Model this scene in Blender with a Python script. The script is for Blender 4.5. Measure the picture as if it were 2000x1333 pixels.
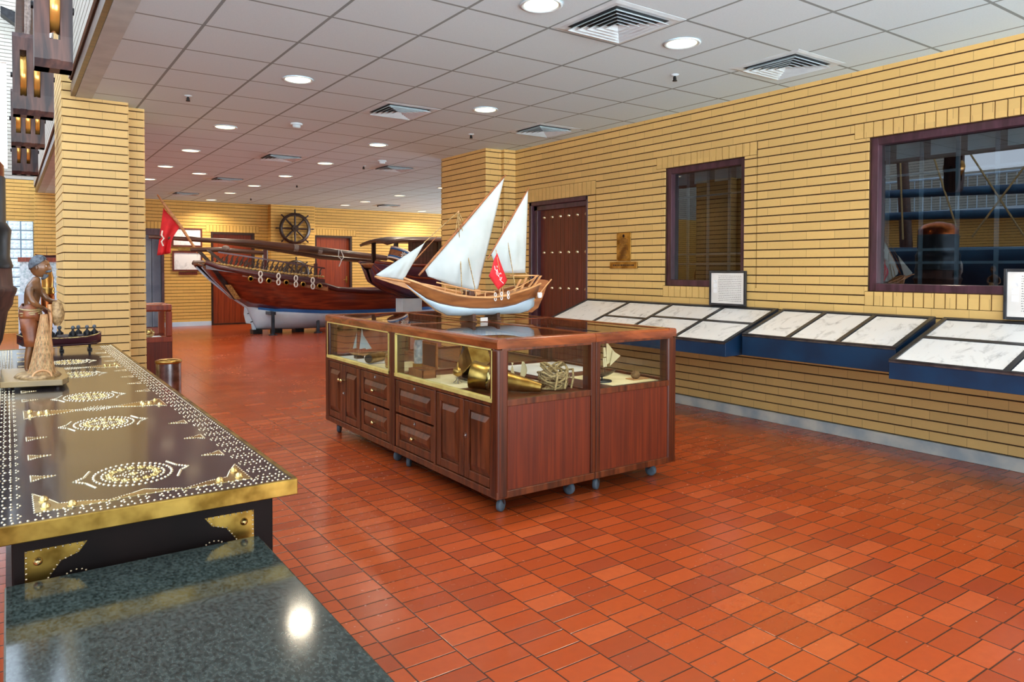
import bpy, bmesh, math, random
from mathutils import Vector, Matrix
random.seed(7)
PI = math.pi
SC = bpy.context.scene
COL = SC.collection
for o in list(bpy.data.objects):
    bpy.data.objects.remove(o)

# ------------------------------------------------------------------ camera
CAMH = 1.3123
yaw, pit, rol = -0.608, 0.0226, 0.0023
cam_d = bpy.data.cameras.new('camera')
cam = bpy.data.objects.new('camera', cam_d)
COL.objects.link(cam)
f0 = Vector((-math.sin(yaw), math.cos(yaw), 0)); r0 = Vector((math.cos(yaw), math.sin(yaw), 0)); u0 = Vector((0, 0, 1))
fw = math.cos(pit) * f0 - math.sin(pit) * u0
up = math.cos(pit) * u0 + math.sin(pit) * f0
rr = math.cos(rol) * r0 + math.sin(rol) * up
uu = math.cos(rol) * up - math.sin(rol) * r0
M = Matrix((rr, uu, -fw)).transposed().to_4x4()
M.translation = Vector((0, 0, CAMH))
cam.matrix_world = M
cam_d.sensor_width = 36
cam_d.lens = 1402.3166 / 2000 * 36
cam_d.shift_x = (1000 - 990.9481) / 2000
cam_d.shift_y = (557.7005 - 666.5) / 2000
cam_d.clip_start = 0.02
SC.camera = cam

# ------------------------------------------------------------------ world, sky light, exposure
wd = bpy.data.worlds.new('world'); SC.world = wd; wd.use_nodes = True
nt = wd.node_tree; bg = nt.nodes['Background']
wtc = nt.nodes.new('ShaderNodeTexCoord'); wsp = nt.nodes.new('ShaderNodeSeparateXYZ'); nt.links.new(wtc.outputs['Generated'], wsp.inputs[0])
wcr = nt.nodes.new('ShaderNodeValToRGB'); wcr.color_ramp.elements[0].position = .49; wcr.color_ramp.elements[1].position = .51
wcr.color_ramp.elements[0].color = (.92, .97, 1, 1)             # lower half of the world, brightness added to light the ceiling
wcr.color_ramp.elements[1].color = (.22, .26, .31, 1)       # hazy bright sky
wma = nt.nodes.new('ShaderNodeMath'); wma.operation = 'MULTIPLY_ADD'; wma.inputs[1].default_value = .5; wma.inputs[2].default_value = .5
nt.links.new(wsp.outputs[2], wma.inputs[0]); nt.links.new(wma.outputs[0], wcr.inputs[0]); nt.links.new(wcr.outputs[0], bg.inputs[0])
bg.inputs[1].default_value = 15.0
SC.view_settings.view_transform = 'Standard'
SC.view_settings.look = 'None'
SC.view_settings.exposure = -0.12
SC.view_settings.gamma = 1.0
SC.view_settings.use_curve_mapping = False
LAMP_W = 14.0      # watts of each ceiling downlight

CE = 2.8396; WX = 5.384; YB = 17.5; CP = 0.0732; CZ = 0.0198  # ceiling, right wall, back wall, course pitch and phase
EX = 0.51                                                      # mezzanine edge

# ------------------------------------------------------------------ materials
MATS = {}
def nodes(name):
    m = bpy.data.materials.new(name); m.use_nodes = True
    n = m.node_tree.nodes; l = m.node_tree.links
    MATS[name] = m
    return m, n, l, n['Principled BSDF']
def lin(c):
    return tuple((v / 255 / 12.92) if v / 255 <= 0.04045 else ((v / 255 + 0.055) / 1.055) ** 2.4 for v in c)
def setp(p, rough=.5, metal=0, coat=0, spec=None, ior=None):
    p.inputs['Roughness'].default_value = rough
    p.inputs['Metallic'].default_value = metal
    p.inputs['Coat Weight'].default_value = coat
    p.inputs['Coat Roughness'].default_value = 0.08
    if spec is not None: p.inputs['Specular IOR Level'].default_value = spec
def mth(n, l, op, a, b=None):
    q = n.new('ShaderNodeMath'); q.operation = op
    for i, v in ((0, a), (1, b)):
        if v is None: continue
        if isinstance(v, (int, float)): q.inputs[i].default_value = v
        else: l.new(v, q.inputs[i])
    return q.outputs[0]
def mixc(n, l, fac, a, b, mode='MIX'):
    q = n.new('ShaderNodeMix'); q.data_type = 'RGBA'; q.blend_type = mode
    for s, v in ((q.inputs[0], fac), (q.inputs[6], a), (q.inputs[7], b)):
        if isinstance(v, (int, float)): s.default_value = v
        elif isinstance(v, tuple): s.default_value = (*v[:3], 1)
        else: l.new(v, s)
    return q.outputs[2]
def noisy(name, col, col2=None, scale=8, rough=.5, metal=0, coat=0, bump=0.0, stretch=(1, 1, 1), detail=3, dist=0, spec=None, rvar=0):
    m, n, l, p = nodes(name); setp(p, rough, metal, coat, spec)
    c1 = lin(col); c2 = lin(col2) if col2 else tuple(v * .8 for v in c1)
    tc = n.new('ShaderNodeTexCoord'); mp = n.new('ShaderNodeMapping'); mp.inputs['Scale'].default_value = stretch
    nz = n.new('ShaderNodeTexNoise'); nz.inputs['Scale'].default_value = scale; nz.inputs['Detail'].default_value = detail; nz.inputs['Distortion'].default_value = dist
    oi = n.new('ShaderNodeObjectInfo')
    l.new(tc.outputs['Object'], mp.inputs['Vector']); l.new(mp.outputs[0], nz.inputs['Vector'])
    l.new(mth(n, l, 'MULTIPLY', oi.outputs['Random'], 9.0), nz.inputs['W']) if 'W' in nz.inputs and nz.noise_dimensions == '4D' else None
    cr = n.new('ShaderNodeValToRGB'); cr.color_ramp.elements[0].position = .35; cr.color_ramp.elements[1].position = .65
    cr.color_ramp.elements[0].color = (*c1, 1); cr.color_ramp.elements[1].color = (*c2, 1)
    l.new(nz.outputs['Fac'], cr.inputs[0]); l.new(cr.outputs[0], p.inputs['Base Color'])
    if rvar:
        l.new(mth(n, l, 'ADD', mth(n, l, 'MULTIPLY', nz.outputs['Fac'], rvar), rough - rvar / 2), p.inputs['Roughness'])
    if bump:
        b = n.new('ShaderNodeBump'); b.inputs['Strength'].default_value = bump; b.inputs['Distance'].default_value = .01
        l.new(nz.outputs['Fac'], b.inputs['Height']); l.new(b.outputs[0], p.inputs['Normal'])
    return m

def brick_mat(name, base, pitch, phase, length=0.25, seed=0.0):
    m, n, l, p = nodes(name); setp(p, .62)
    g = n.new('ShaderNodeNewGeometry'); sx = n.new('ShaderNodeSeparateXYZ'); l.new(g.outputs['Position'], sx.inputs[0])
    sn = n.new('ShaderNodeSeparateXYZ'); l.new(g.outputs['True Normal'], sn.inputs[0])
    usey = mth(n, l, 'GREATER_THAN', mth(n, l, 'ABSOLUTE', sn.outputs[0]), .5)
    u = mth(n, l, 'ADD', mth(n, l, 'MULTIPLY', sx.outputs[0], mth(n, l, 'SUBTRACT', 1.0, usey)), mth(n, l, 'MULTIPLY', sx.outputs[1], usey))
    row = mth(n, l, 'FLOOR', mth(n, l, 'DIVIDE', mth(n, l, 'SUBTRACT', sx.outputs[2], phase), pitch))
    half = mth(n, l, 'MULTIPLY', mth(n, l, 'FLOORED_MODULO', row, 2.0), .5)
    v = mth(n, l, 'ADD', mth(n, l, 'DIVIDE', mth(n, l, 'ADD', u, 30.0 + seed), length), half)
    cell = mth(n, l, 'FLOOR', v); fr = mth(n, l, 'SUBTRACT', v, cell)
    line = mth(n, l, 'LESS_THAN', mth(n, l, 'ABSOLUTE', mth(n, l, 'SUBTRACT', fr, .5)), .494)   # 1 inside
    cv = n.new('ShaderNodeCombineXYZ'); l.new(cell, cv.inputs[0]); l.new(row, cv.inputs[1]); l.new(usey, cv.inputs[2])
    wn = n.new('ShaderNodeTexWhiteNoise'); l.new(cv.outputs[0], wn.inputs['Vector'])
    c = lin(base)
    ca = mixc(n, l, wn.outputs['Value'], tuple(x * .93 for x in c), tuple(min(1, x * 1.05) for x in c))
    tc = n.new('ShaderNodeTexNoise'); tc.inputs['Scale'].default_value = 45; l.new(g.outputs['Position'], tc.inputs['Vector'])
    cb = mixc(n, l, mth(n, l, 'MULTIPLY', tc.outputs['Fac'], .25), ca, tuple(x * .72 for x in c))
    cc = mixc(n, l, mth(n, l, 'MULTIPLY', mth(n, l, 'SUBTRACT', 1.0, line), .75), cb, tuple(x * .35 for x in c))
    l.new(cc, p.inputs['Base Color'])
    b = n.new('ShaderNodeBump'); b.inputs['Strength'].default_value = .25; b.inputs['Distance'].default_value = .004
    l.new(mth(n, l, 'ADD', line, mth(n, l, 'MULTIPLY', tc.outputs['Fac'], .4)), b.inputs['Height']); l.new(b.outputs[0], p.inputs['Normal'])
    return m
brick_mat('brick_right', (216, 180, 110), CP, CZ, .245)
brick_mat('brick_left', (220, 186, 118), .0754, 1.753 - .0754 * 24, .205, .03)
brick_mat('brick_back', (216, 172, 88), CP, CZ, .25)
brick_mat('brick_pale', (176, 172, 160), CP, CZ, .25)
noisy('mortar', (74, 48, 16), (56, 34, 10), 30, .9)

def floor_mat():
    m, n, l, p = nodes('floor_tile'); setp(p, .3, 0, .0)
    g = n.new('ShaderNodeNewGeometry'); sx = n.new('ShaderNodeSeparateXYZ'); l.new(g.outputs['Position'], sx.inputs[0])
    wob = n.new('ShaderNodeTexNoise'); wob.inputs['Scale'].default_value = 2.2; l.new(g.outputs['Position'], wob.inputs['Vector'])
    x = mth(n, l, 'ADD', sx.outputs[0], mth(n, l, 'MULTIPLY', mth(n, l, 'SUBTRACT', wob.outputs['Fac'], .5), .006))
    u = mth(n, l, 'DIVIDE', mth(n, l, 'SUBTRACT', x, 1.057 - .197 * 200), .197)
    cu = mth(n, l, 'FLOOR', u); fu = mth(n, l, 'SUBTRACT', u, cu)
    w1 = n.new('ShaderNodeTexWhiteNoise'); w1.noise_dimensions = '1D'; l.new(cu, w1.inputs['W'])
    v = mth(n, l, 'DIVIDE', mth(n, l, 'ADD', mth(n, l, 'ADD', sx.outputs[1], 40.0), mth(n, l, 'MULTIPLY', w1.outputs['Value'], .098)), .0985)
    cv = mth(n, l, 'FLOOR', v); fv = mth(n, l, 'SUBTRACT', v, cv)
    du = mth(n, l, 'MULTIPLY', mth(n, l, 'SUBTRACT', .5, mth(n, l, 'ABSOLUTE', mth(n, l, 'SUBTRACT', fu, .5))), .197)
    dv = mth(n, l, 'MULTIPLY', mth(n, l, 'SUBTRACT', .5, mth(n, l, 'ABSOLUTE', mth(n, l, 'SUBTRACT', fv, .5))), .0985)
    d = mth(n, l, 'MINIMUM', du, dv)
    mr = n.new('ShaderNodeMapRange'); mr.inputs['From Min'].default_value = .0014; mr.inputs['From Max'].default_value = .0040
    l.new(d, mr.inputs['Value'])
    cb = n.new('ShaderNodeCombineXYZ'); l.new(cu, cb.inputs[0]); l.new(cv, cb.inputs[1])
    wn = n.new('ShaderNodeTexWhiteNoise'); l.new(cb.outputs[0], wn.inputs['Vector'])
    cr = n.new('ShaderNodeValToRGB'); e = cr.color_ramp.elements
    e[0].position = 0; e[0].color = (*lin((146, 60, 32)), 1)
    e[1].position = 1; e[1].color = (*lin((182, 84, 42)), 1)
    for ps, c in ((.12, (154, 62, 26)), (.5, (166, 68, 26)), (.8, (174, 74, 32))):
        q = e.new(ps); q.color = (*lin(c), 1)
    l.new(wn.outputs['Value'], cr.inputs[0])
    big = n.new('ShaderNodeTexNoise'); big.inputs['Scale'].default_value = .9; l.new(g.outputs['Position'], big.inputs['Vector'])
    sm = n.new('ShaderNodeTexNoise'); sm.inputs['Scale'].default_value = 30; sm.inputs['Detail'].default_value = 4; l.new(g.outputs['Position'], sm.inputs['Vector'])
    c1 = mixc(n, l, mth(n, l, 'MULTIPLY', sm.outputs['Fac'], .45), cr.outputs[0], lin((126, 56, 26)))
    c2 = mixc(n, l, mr.outputs[0], lin((62, 34, 24)), c1)
    l.new(c2, p.inputs['Base Color'])
    l.new(mth(n, l, 'ADD', mth(n, l, 'MULTIPLY', sm.outputs['Fac'], .16), mth(n, l, 'ADD', .10, mth(n, l, 'MULTIPLY', big.outputs['Fac'], .12))), p.inputs['Roughness'])
    b = n.new('ShaderNodeBump'); b.inputs['Strength'].default_value = .35; b.inputs['Distance'].default_value = .0025
    tilt = mth(n, l, 'MULTIPLY', mth(n, l, 'MULTIPLY', mth(n, l, 'SUBTRACT', wn.outputs['Value'], .5), fu), .5)
    l.new(mth(n, l, 'ADD', mth(n, l, 'ADD', mr.outputs[0], mth(n, l, 'MULTIPLY', sm.outputs['Fac'], .08)), tilt), b.inputs['Height']); l.new(b.outputs[0], p.inputs['Normal'])
floor_mat()

def ceiling_mat():
    m, n, l, p = nodes('ceiling_tile'); setp(p, .7, spec=.35)
    g = n.new('ShaderNodeNewGeometry'); sx = n.new('ShaderNodeSeparateXYZ'); l.new(g.outputs['Position'], sx.inputs[0])
    ds = []
    for ax, o in ((0, 2.227), (1, 3.616)):
        u = mth(n, l, 'DIVIDE', mth(n, l, 'SUBTRACT', sx.outputs[ax], o - 60), .6)
        fr = mth(n, l, 'SUBTRACT', u, mth(n, l, 'FLOOR', u))
        ds.append(mth(n, l, 'SUBTRACT', .5, mth(n, l, 'ABSOLUTE', mth(n, l, 'SUBTRACT', fr, .5))))
    bar = mth(n, l, 'LESS_THAN', mth(n, l, 'MINIMUM', ds[0], ds[1]), .017)
    nz = n.new('ShaderNodeTexNoise'); nz.inputs['Scale'].default_value = 120; l.new(g.outputs['Position'], nz.inputs['Vector'])
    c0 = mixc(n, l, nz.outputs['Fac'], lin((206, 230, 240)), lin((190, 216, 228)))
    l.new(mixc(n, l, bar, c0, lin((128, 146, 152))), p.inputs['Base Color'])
    b = n.new('ShaderNodeBump'); b.inputs['Strength'].default_value = .25; b.inputs['Distance'].default_value = .004
    l.new(mth(n, l, 'ADD', bar, mth(n, l, 'MULTIPLY', nz.outputs['Fac'], .1)), b.inputs['Height']); l.new(b.outputs[0], p.inputs['Normal'])
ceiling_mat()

def glass_mat(name, tint=(1, 1, 1), boost=0.0, rough=0.0):
    m = bpy.data.materials.new(name); m.use_nodes = True; MATS[name] = m
    n = m.node_tree.nodes; l = m.node_tree.links; n.clear()
    out = n.new('ShaderNodeOutputMaterial'); mx = n.new('ShaderNodeMixShader'); tr = n.new('ShaderNodeBsdfTransparent'); gl = n.new('ShaderNodeBsdfGlossy')
    tr.inputs[0].default_value = (*tint, 1); gl.inputs['Roughness'].default_value = rough
    fr = n.new('ShaderNodeFresnel'); fr.inputs[0].default_value = 1.5
    gm = n.new('ShaderNodeNewGeometry')
    l.new(mth(n, l, 'MULTIPLY', mth(n, l, 'MINIMUM', mth(n, l, 'ADD', fr.outputs[0], boost), 1.0), mth(n, l, 'SUBTRACT', 1.0, gm.outputs['Backfacing'])), mx.inputs[0])
    l.new(tr.outputs[0], mx.inputs[1]); l.new(gl.outputs[0], mx.inputs[2]); l.new(mx.outputs[0], out.inputs[0])
glass_mat('glass', (.94, .96, .95))
glass_mat('glass_window', (.55, .6, .62), .10)

def emit_mat(name, col, st):
    m, n, l, p = nodes(name)
    p.inputs['Base Color'].default_value = (*lin(col), 1)
    p.inputs['Emission Color'].default_value = (*lin(col), 1); p.inputs['Emission Strength'].default_value = st
emit_mat('lamp_glow', (255, 236, 190), 4.0)

def wood(name, c1, c2, scale=6, st=(1, 1, .12), rough=.32, coat=.3, bump=.05):
    return noisy(name, c1, c2, scale * 4, rough, 0, coat, bump, st, 5, .6)
wood('cab_wood', (112, 54, 24), (62, 25, 8), rough=.36, coat=.12)
wood('post_wood', (92, 38, 12), (50, 18, 6), 5, (3, 3, .08), .36, .05)
wood('cab_panel', (112, 40, 8), (84, 26, 4), 5, (3, 3, .08), .45, .0)
wood('top_wood', (146, 72, 34), (98, 42, 16), 5, (.2, .2, 1), .22, .5)
wood('door_wood', (104, 40, 24), (74, 24, 16), 5, (3, 3, .1), .4, .1)
wood('red_wood', (150, 62, 24), (116, 42, 16), 4, (3, 3, .08), .4, .1)
wood('purple_frame', (80, 48, 60), (54, 28, 36), 4, (1, 1, .2), .35, .2)
wood('dark_wood', (58, 36, 28), (34, 20, 16), 6, (1, 1, .15), .35, .2)
wood('block_wood', (88, 58, 50), (30, 22, 28), 5, (1, 1, .08), .5, .0, .12)
wood('ship_red', (140, 58, 32), (90, 28, 20), 3, (.12, 1, 1.6), .28, .4)
wood('ship_purple', (96, 66, 90), (66, 42, 62), 3, (.12, 1, 1.2), .35, .3)
wood('ship_maroon', (84, 40, 44), (60, 26, 32), 3, (.12, 1, 1.2), .35, .3)
wood('ship_brown', (166, 104, 56), (124, 72, 36), 5, (.1, 1, 1.2), .45, .1)
wood('spar_wood', (96, 62, 48), (62, 38, 32), 5, (.1, 1, 1), .4, .2)
wood('light_wood', (208, 158, 104), (170, 116, 70), 6, (.2, 1, 1), .5)
wood('statue_wood', (124, 82, 46), (72, 46, 26), 4, (1, 1, .5), .38, .3, .1)
noisy('statue_cloth', (134, 74, 36), (84, 40, 20), 14, .4)
noisy('statue_net', (176, 144, 98), (120, 92, 56), 60, .55, bump=.3)
noisy('statue_hair', (88, 96, 104), (46, 52, 60), 70, .6, bump=.6)
noisy('base_lacquer', (150, 128, 84), (124, 100, 58), 4, .2, 0, .5)
noisy('chest_top', (44, 38, 40), (30, 24, 26), 5, .16, 0, .4, .01, (.3, 1, 1), rvar=.1)
noisy('chest_body', (24, 14, 11), (14, 8, 6), 6, .6, spec=.12)
noisy('brass', (196, 160, 88), (136, 100, 44), 10, .34, 1, rvar=.2)
noisy('brass_edge', (170, 138, 66), (104, 78, 30), 14, .36, 1, bump=.12, rvar=.2)
noisy('brass_bright', (222, 200, 142), (184, 156, 96), 10, .26, 1)
noisy('stud_brass', (226, 214, 184), (196, 182, 148), 20, .3, 1)
noisy('trim_brass', (232, 214, 130), (210, 188, 104), 10, .45, .35)
noisy('steel', (170, 170, 168), (120, 120, 120), 12, .3, 1)
noisy('iron', (44, 44, 46), (28, 28, 30), 10, .45, .7)
noisy('granite', (26, 33, 30), (60, 68, 64), 170, .10, 0, .1, 0, (1, .6, 1), 12, 0)
noisy('white_paint', (200, 222, 238), (180, 206, 226), 3, .4)
noisy('blue_paint', (40, 110, 180), (28, 90, 156), 3, .4)
noisy('panel_blue', (8, 50, 84), (6, 38, 68), 5, .45, bump=.03)
noisy('panel_rail', (62, 64, 68), (44, 46, 50), 12, .35, .3)
noisy('plaster', (196, 196, 184), (150, 162, 166), 5, .75, bump=.1)
noisy('white_plastic', (204, 224, 232), (192, 212, 222), 9, .45)
noisy('soffit', (184, 200, 202), (170, 186, 190), 7, .7)
noisy('black_gap', (30, 32, 36), (20, 22, 24), 7, .7)
noisy('sail', (188, 198, 200), (172, 184, 186), 5, .85, bump=.15)
noisy('rope', (190, 164, 112), (128, 102, 62), 90, .9, bump=.5)
noisy('rope_white', (226, 226, 224), (190, 190, 190), 60, .9)
noisy('rope_grey', (150, 138, 130), (112, 100, 96), 40, .9)
noisy('red_cloth', (214, 34, 46), (190, 20, 34), 7, .7)
noisy('white_cloth', (240, 240, 240), (225, 225, 225), 7, .7)
noisy('paper', (238, 226, 184), (214, 196, 146), 5, .9)
noisy('paper_white', (232, 230, 226), (216, 214, 210), 5, .9)
noisy('rubber', (92, 108, 118), (70, 84, 94), 9, .5)
noisy('glass_block', (214, 230, 236), (150, 180, 190), 34, .1, 0, .5, .6)
noisy('grey_door', (118, 130, 146), (98, 110, 128), 3, .45)
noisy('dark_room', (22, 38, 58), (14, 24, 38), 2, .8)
noisy('grille_paint', (140, 160, 174), (120, 140, 156), 5, .5)
noisy('dark_metal', (72, 82, 92), (46, 54, 62), 5, .35, .8)
noisy('copper', (196, 110, 60), (150, 78, 36), 6, .25, 1)
noisy('lamp_amber', (226, 176, 96), (186, 120, 40), 4, .2, .6)
noisy('trim_carved', (206, 180, 110), (110, 70, 40), 60, .5)
noisy('coconut', (130, 96, 56), (92, 64, 36), 60, .9, bump=.6)
noisy('mixed_toys', (210, 120, 50), (70, 84, 80), 26, .4)
noisy('dark_slate', (34, 42, 48), (22, 28, 34), 8, .35)
noisy('skylight_wall', (225, 232, 240), (214, 222, 232), 3, .8)
noisy('hall_blue', (40, 86, 120), (26, 60, 92), 3, .5)

mw = noisy('window_block', (214, 230, 236), (150, 180, 190), 34, .1, 0, .5, .6); pw = mw.node_tree.nodes['Principled BSDF']; pw.inputs['Emission Color'].default_value = (.75, .9, 1, 1); pw.inputs['Emission Strength'].default_value = .55   # emission in the blocks themselves stands in for daylight behind them
def photo_mat(name, seed, dark=.55):
    m, n, l, p = nodes(name); setp(p, .35, 0, .15)
    tc = n.new('ShaderNodeTexCoord'); mp = n.new('ShaderNodeMapping'); mp.inputs['Location'].default_value = (seed * 3.1, seed * 1.7, seed); mp.inputs['Scale'].default_value = (1, 1.6, 1)
    l.new(tc.outputs['Object'], mp.inputs['Vector'])
    a = n.new('ShaderNodeTexNoise'); a.inputs['Scale'].default_value = 5.5; a.inputs['Detail'].default_value = 9; a.inputs['Roughness'].default_value = .68; a.inputs['Distortion'].default_value = 1.2
    l.new(mp.outputs[0], a.inputs['Vector'])
    cr = n.new('ShaderNodeValToRGB'); e = cr.color_ramp.elements
    e[0].position = .26; e[0].color = (dark * .5, dark * .5, dark * .54, 1); e[1].position = .47; e[1].color = (.82, .84, .86, 1)
    q = e.new(.37); q.color = (.60, .62, .64, 1)
    l.new(a.outputs['Fac'], cr.inputs[0]); l.new(cr.outputs[0], p.inputs['Base Color'])
for i in range(16): photo_mat('photo_%d' % i, i + 1.0, random.uniform(.35, .8))

# ------------------------------------------------------------------ mesh builder
def wloc(o):
    v = Vector(o.location)
    while o.parent: o = o.parent; v = v + Vector(o.location)
    return v
class MB:
    def __init__(s): s.v = []; s.f = []; s.m = []; s.sm = []
    def add(s, vs, fs, mi=0, smooth=False):
        b = len(s.v); s.v += [tuple(v) for v in vs]
        for f in fs: s.f.append([b + i for i in f]); s.m.append(mi); s.sm.append(smooth)
        return s
    def box(s, x0, x1, y0, y1, z0, z1, mi=0):
        v = [(x, y, z) for z in (z0, z1) for y in (y0, y1) for x in (x0, x1)]
        return s.add(v, [(0, 2, 3, 1), (4, 5, 7, 6), (0, 1, 5, 4), (2, 6, 7, 3), (0, 4, 6, 2), (1, 3, 7, 5)], mi)
    def obox(s, c, d, n, w, t, h, mi=0):     # box centred at c, long axis d length w, thickness axis n, third h
        d = Vector(d).normalized(); n = Vector(n); n = (n - d * n.dot(d)).normalized(); k = d.cross(n); c = Vector(c)
        v = [c + d * (a * w / 2) + n * (b * t / 2) + k * (e * h / 2) for e in (-1, 1) for b in (-1, 1) for a in (-1, 1)]
        return s.add(v, [(0, 2, 3, 1), (4, 5, 7, 6), (0, 1, 5, 4), (2, 6, 7, 3), (0, 4, 6, 2), (1, 3, 7, 5)], mi)
    def prism(s, pts, off, mi=0):            # polygon (3d pts) extruded by off
        off = Vector(off); a = [Vector(p) for p in pts]; n = len(a)
        return s.add(a + [p + off for p in a], [tuple(range(n))[::-1], tuple(range(n, 2 * n))] + [(i, (i + 1) % n, n + (i + 1) % n, n + i) for i in range(n)], mi)
    def cyl(s, p0, p1, r0, r1=None, n=14, mi=0, caps=True, smooth=True):
        r1 = r0 if r1 is None else r1
        return s.tube([p0, p1], [r0, r1], n, mi, caps, smooth)
    def tube(s, path, rs, n=8, mi=0, caps=True, smooth=True, closed=False):
        P = [Vector(p) for p in path]; k = len(P)
        if isinstance(rs, (int, float)): rs = [rs] * k
        ref = None; rings = []
        for i, p in enumerate(P):
            if closed: t = P[(i + 1) % k] - P[i - 1]
            else: t = P[min(i + 1, k - 1)] - P[max(i - 1, 0)]
            t.normalize()
            if ref is None:
                ref = Vector((0, 0, 1)) if abs(t.z) < .9 else Vector((1, 0, 0))
            a = (ref - t * ref.dot(t)).normalized(); b = t.cross(a); ref = a
            rings.append([p + (a * math.cos(2 * PI * j / n) + b * math.sin(2 * PI * j / n)) * rs[i] for j in range(n)])
        return s.rings(rings, mi, caps, smooth, closed)
    def rings(s, rings, mi=0, caps=True, smooth=True, closed=False):
        n = len(rings[0]); v = [q for r in rings for q in r]; f = []
        kk = len(rings)
        for i in range(kk if closed else kk - 1):
            i2 = (i + 1) % kk
            for j in range(n):
                f.append((i * n + j, i * n + (j + 1) % n, i2 * n + (j + 1) % n, i2 * n + j))
        s.add(v, f, mi, smooth)
        if caps and not closed:
            s.add(rings[0], [tuple(range(n))[::-1]], mi); s.add(rings[-1], [tuple(range(n))], mi)
        return s
    def lathe(s, c, prof, n=24, mi=0, axis='z', smooth=True, caps=True):   # prof [(r,h)]
        c = Vector(c); R = []
        for r, h in prof:
            ring = []
            for j in range(n):
                a = 2 * PI * j / n; x, y = r * math.cos(a), r * math.sin(a)
                ring.append(c + (Vector((x, y, h)) if axis == 'z' else Vector((h, x, y)) if axis == 'x' else Vector((x, h, y)) if isinstance(axis, str) else Vector(axis[0]) * h + Vector(axis[1]) * x + Vector(axis[2]) * y))
            R.append(ring)
        return s.rings(R, mi, caps, smooth)
    def ball(s, c, r, n=10, mi=0, sc=(1, 1, 1)):
        k = max(4, n // 2)
        R = []
        for i in range(k + 1):
            t = PI * i / k; rr_ = max(math.sin(t), 1e-3) * r
            R.append([(c[0] + rr_ * math.cos(2 * PI * j / n) * sc[0], c[1] + rr_ * math.sin(2 * PI * j / n) * sc[1], c[2] - math.cos(t) * r * sc[2]) for j in range(n)])
        return s.rings(R, mi, True, True)
    def dome(s, c, r, h, n=6, mi=0, nrm='z'):
        R = []
        for a, b in ((1, 0), (.72, .7), (.25, 1)):
            ring = []
            for j in range(n):
                t = 2 * PI * j / n; x, y, z = r * a * math.cos(t), r * a * math.sin(t), h * b
                ring.append((c[0] + x, c[1] + y, c[2] + z) if nrm == 'z' else (c[0] + x, c[1] - z, c[2] + y) if nrm == '-y' else (c[0] - z, c[1] + x, c[2] + y))
            R.append(ring)
        return s.rings(R, mi, True, True)
    def grid(s, fn, nu, nv, mi=0, smooth=True):
        v = [fn(i / nu, j / nv) for j in range(nv + 1) for i in range(nu + 1)]
        f = [(j * (nu + 1) + i, j * (nu + 1) + i + 1, (j + 1) * (nu + 1) + i + 1, (j + 1) * (nu + 1) + i) for j in range(nv) for i in range(nu)]
        return s.add(v, f, mi, smooth)
    def build(s, name, mat, parent=None, bevel=0, solid=0, seg=2, kind=None, label=None, subsurf=0):
        me = bpy.data.meshes.new(name)
        off = wloc(parent) if parent else Vector((0, 0, 0))
        me.from_pydata([Vector(v) - off for v in s.v], [], s.f)
        mats = mat if isinstance(mat, (list, tuple)) else [mat]
        for q in mats: me.materials.append(MATS[q])
        for i, p in enumerate(me.polygons): p.material_index = s.m[i]; p.use_smooth = s.sm[i]
        bm = bmesh.new(); bm.from_mesh(me); bmesh.ops.recalc_face_normals(bm, faces=bm.faces); bm.to_mesh(me); bm.free()
        o = bpy.data.objects.new(name, me); COL.objects.link(o)
        if parent: o.parent = parent
        if bevel:
            b = o.modifiers.new('b', 'BEVEL'); b.width = bevel; b.segments = seg; b.limit_method = 'ANGLE'; b.angle_limit = .6
        if solid:
            q = o.modifiers.new('s', 'SOLIDIFY'); q.thickness = solid; q.offset = 0
        if subsurf:
            q = o.modifiers.new('ss', 'SUBSURF'); q.levels = subsurf; q.render_levels = subsurf
        if kind: o['kind'] = kind
        if label: o['label'] = label
        return o
def tag(o, label, cat, group=None, kind=None):
    o['label'] = label; o['category'] = cat
    if group: o['group'] = group
    if kind: o['kind'] = kind
    return o
def thing(name, label, cat, loc=(0, 0, 0), group=None):
    o = bpy.data.objects.new(name, None); COL.objects.link(o); o.location = loc; o.empty_display_size = .1
    return tag(o, label, cat, group)
def struct(mb, name, mat, label=None, cat=None, **k):
    o = mb.build(name, mat, **k); o['kind'] = 'structure'
    if label: o['label'] = label; o['category'] = cat or name.split('_')[0]
    return o
def sthing(name, label, loc):
    o = bpy.data.objects.new(name, None); COL.objects.link(o); o.location = loc; o['kind'] = 'structure'; o['label'] = label; o['category'] = name.split('_')[0]
    return o
def kids(o): return [c for c in bpy.data.objects if c.parent == o]
def dup(root, loc, label=None, group=None, rotz=None):
    def cp(o, par):
        c = o.copy(); COL.objects.link(c)
        if par: c.parent = par
        for ch in KID.get(o.name, []): cp(bpy.data.objects[ch], c)
        return c
    r = cp(root, None); r.location = loc
    if rotz is not None: r.rotation_euler = (0, 0, rotz)
    if label: r['label'] = label
    if group: r['group'] = group
    return r
KID = {}
def index_kids():
    KID.clear()
    for o in bpy.data.objects:
        if o.parent: KID.setdefault(o.parent.name, []).append(o.name)

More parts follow.
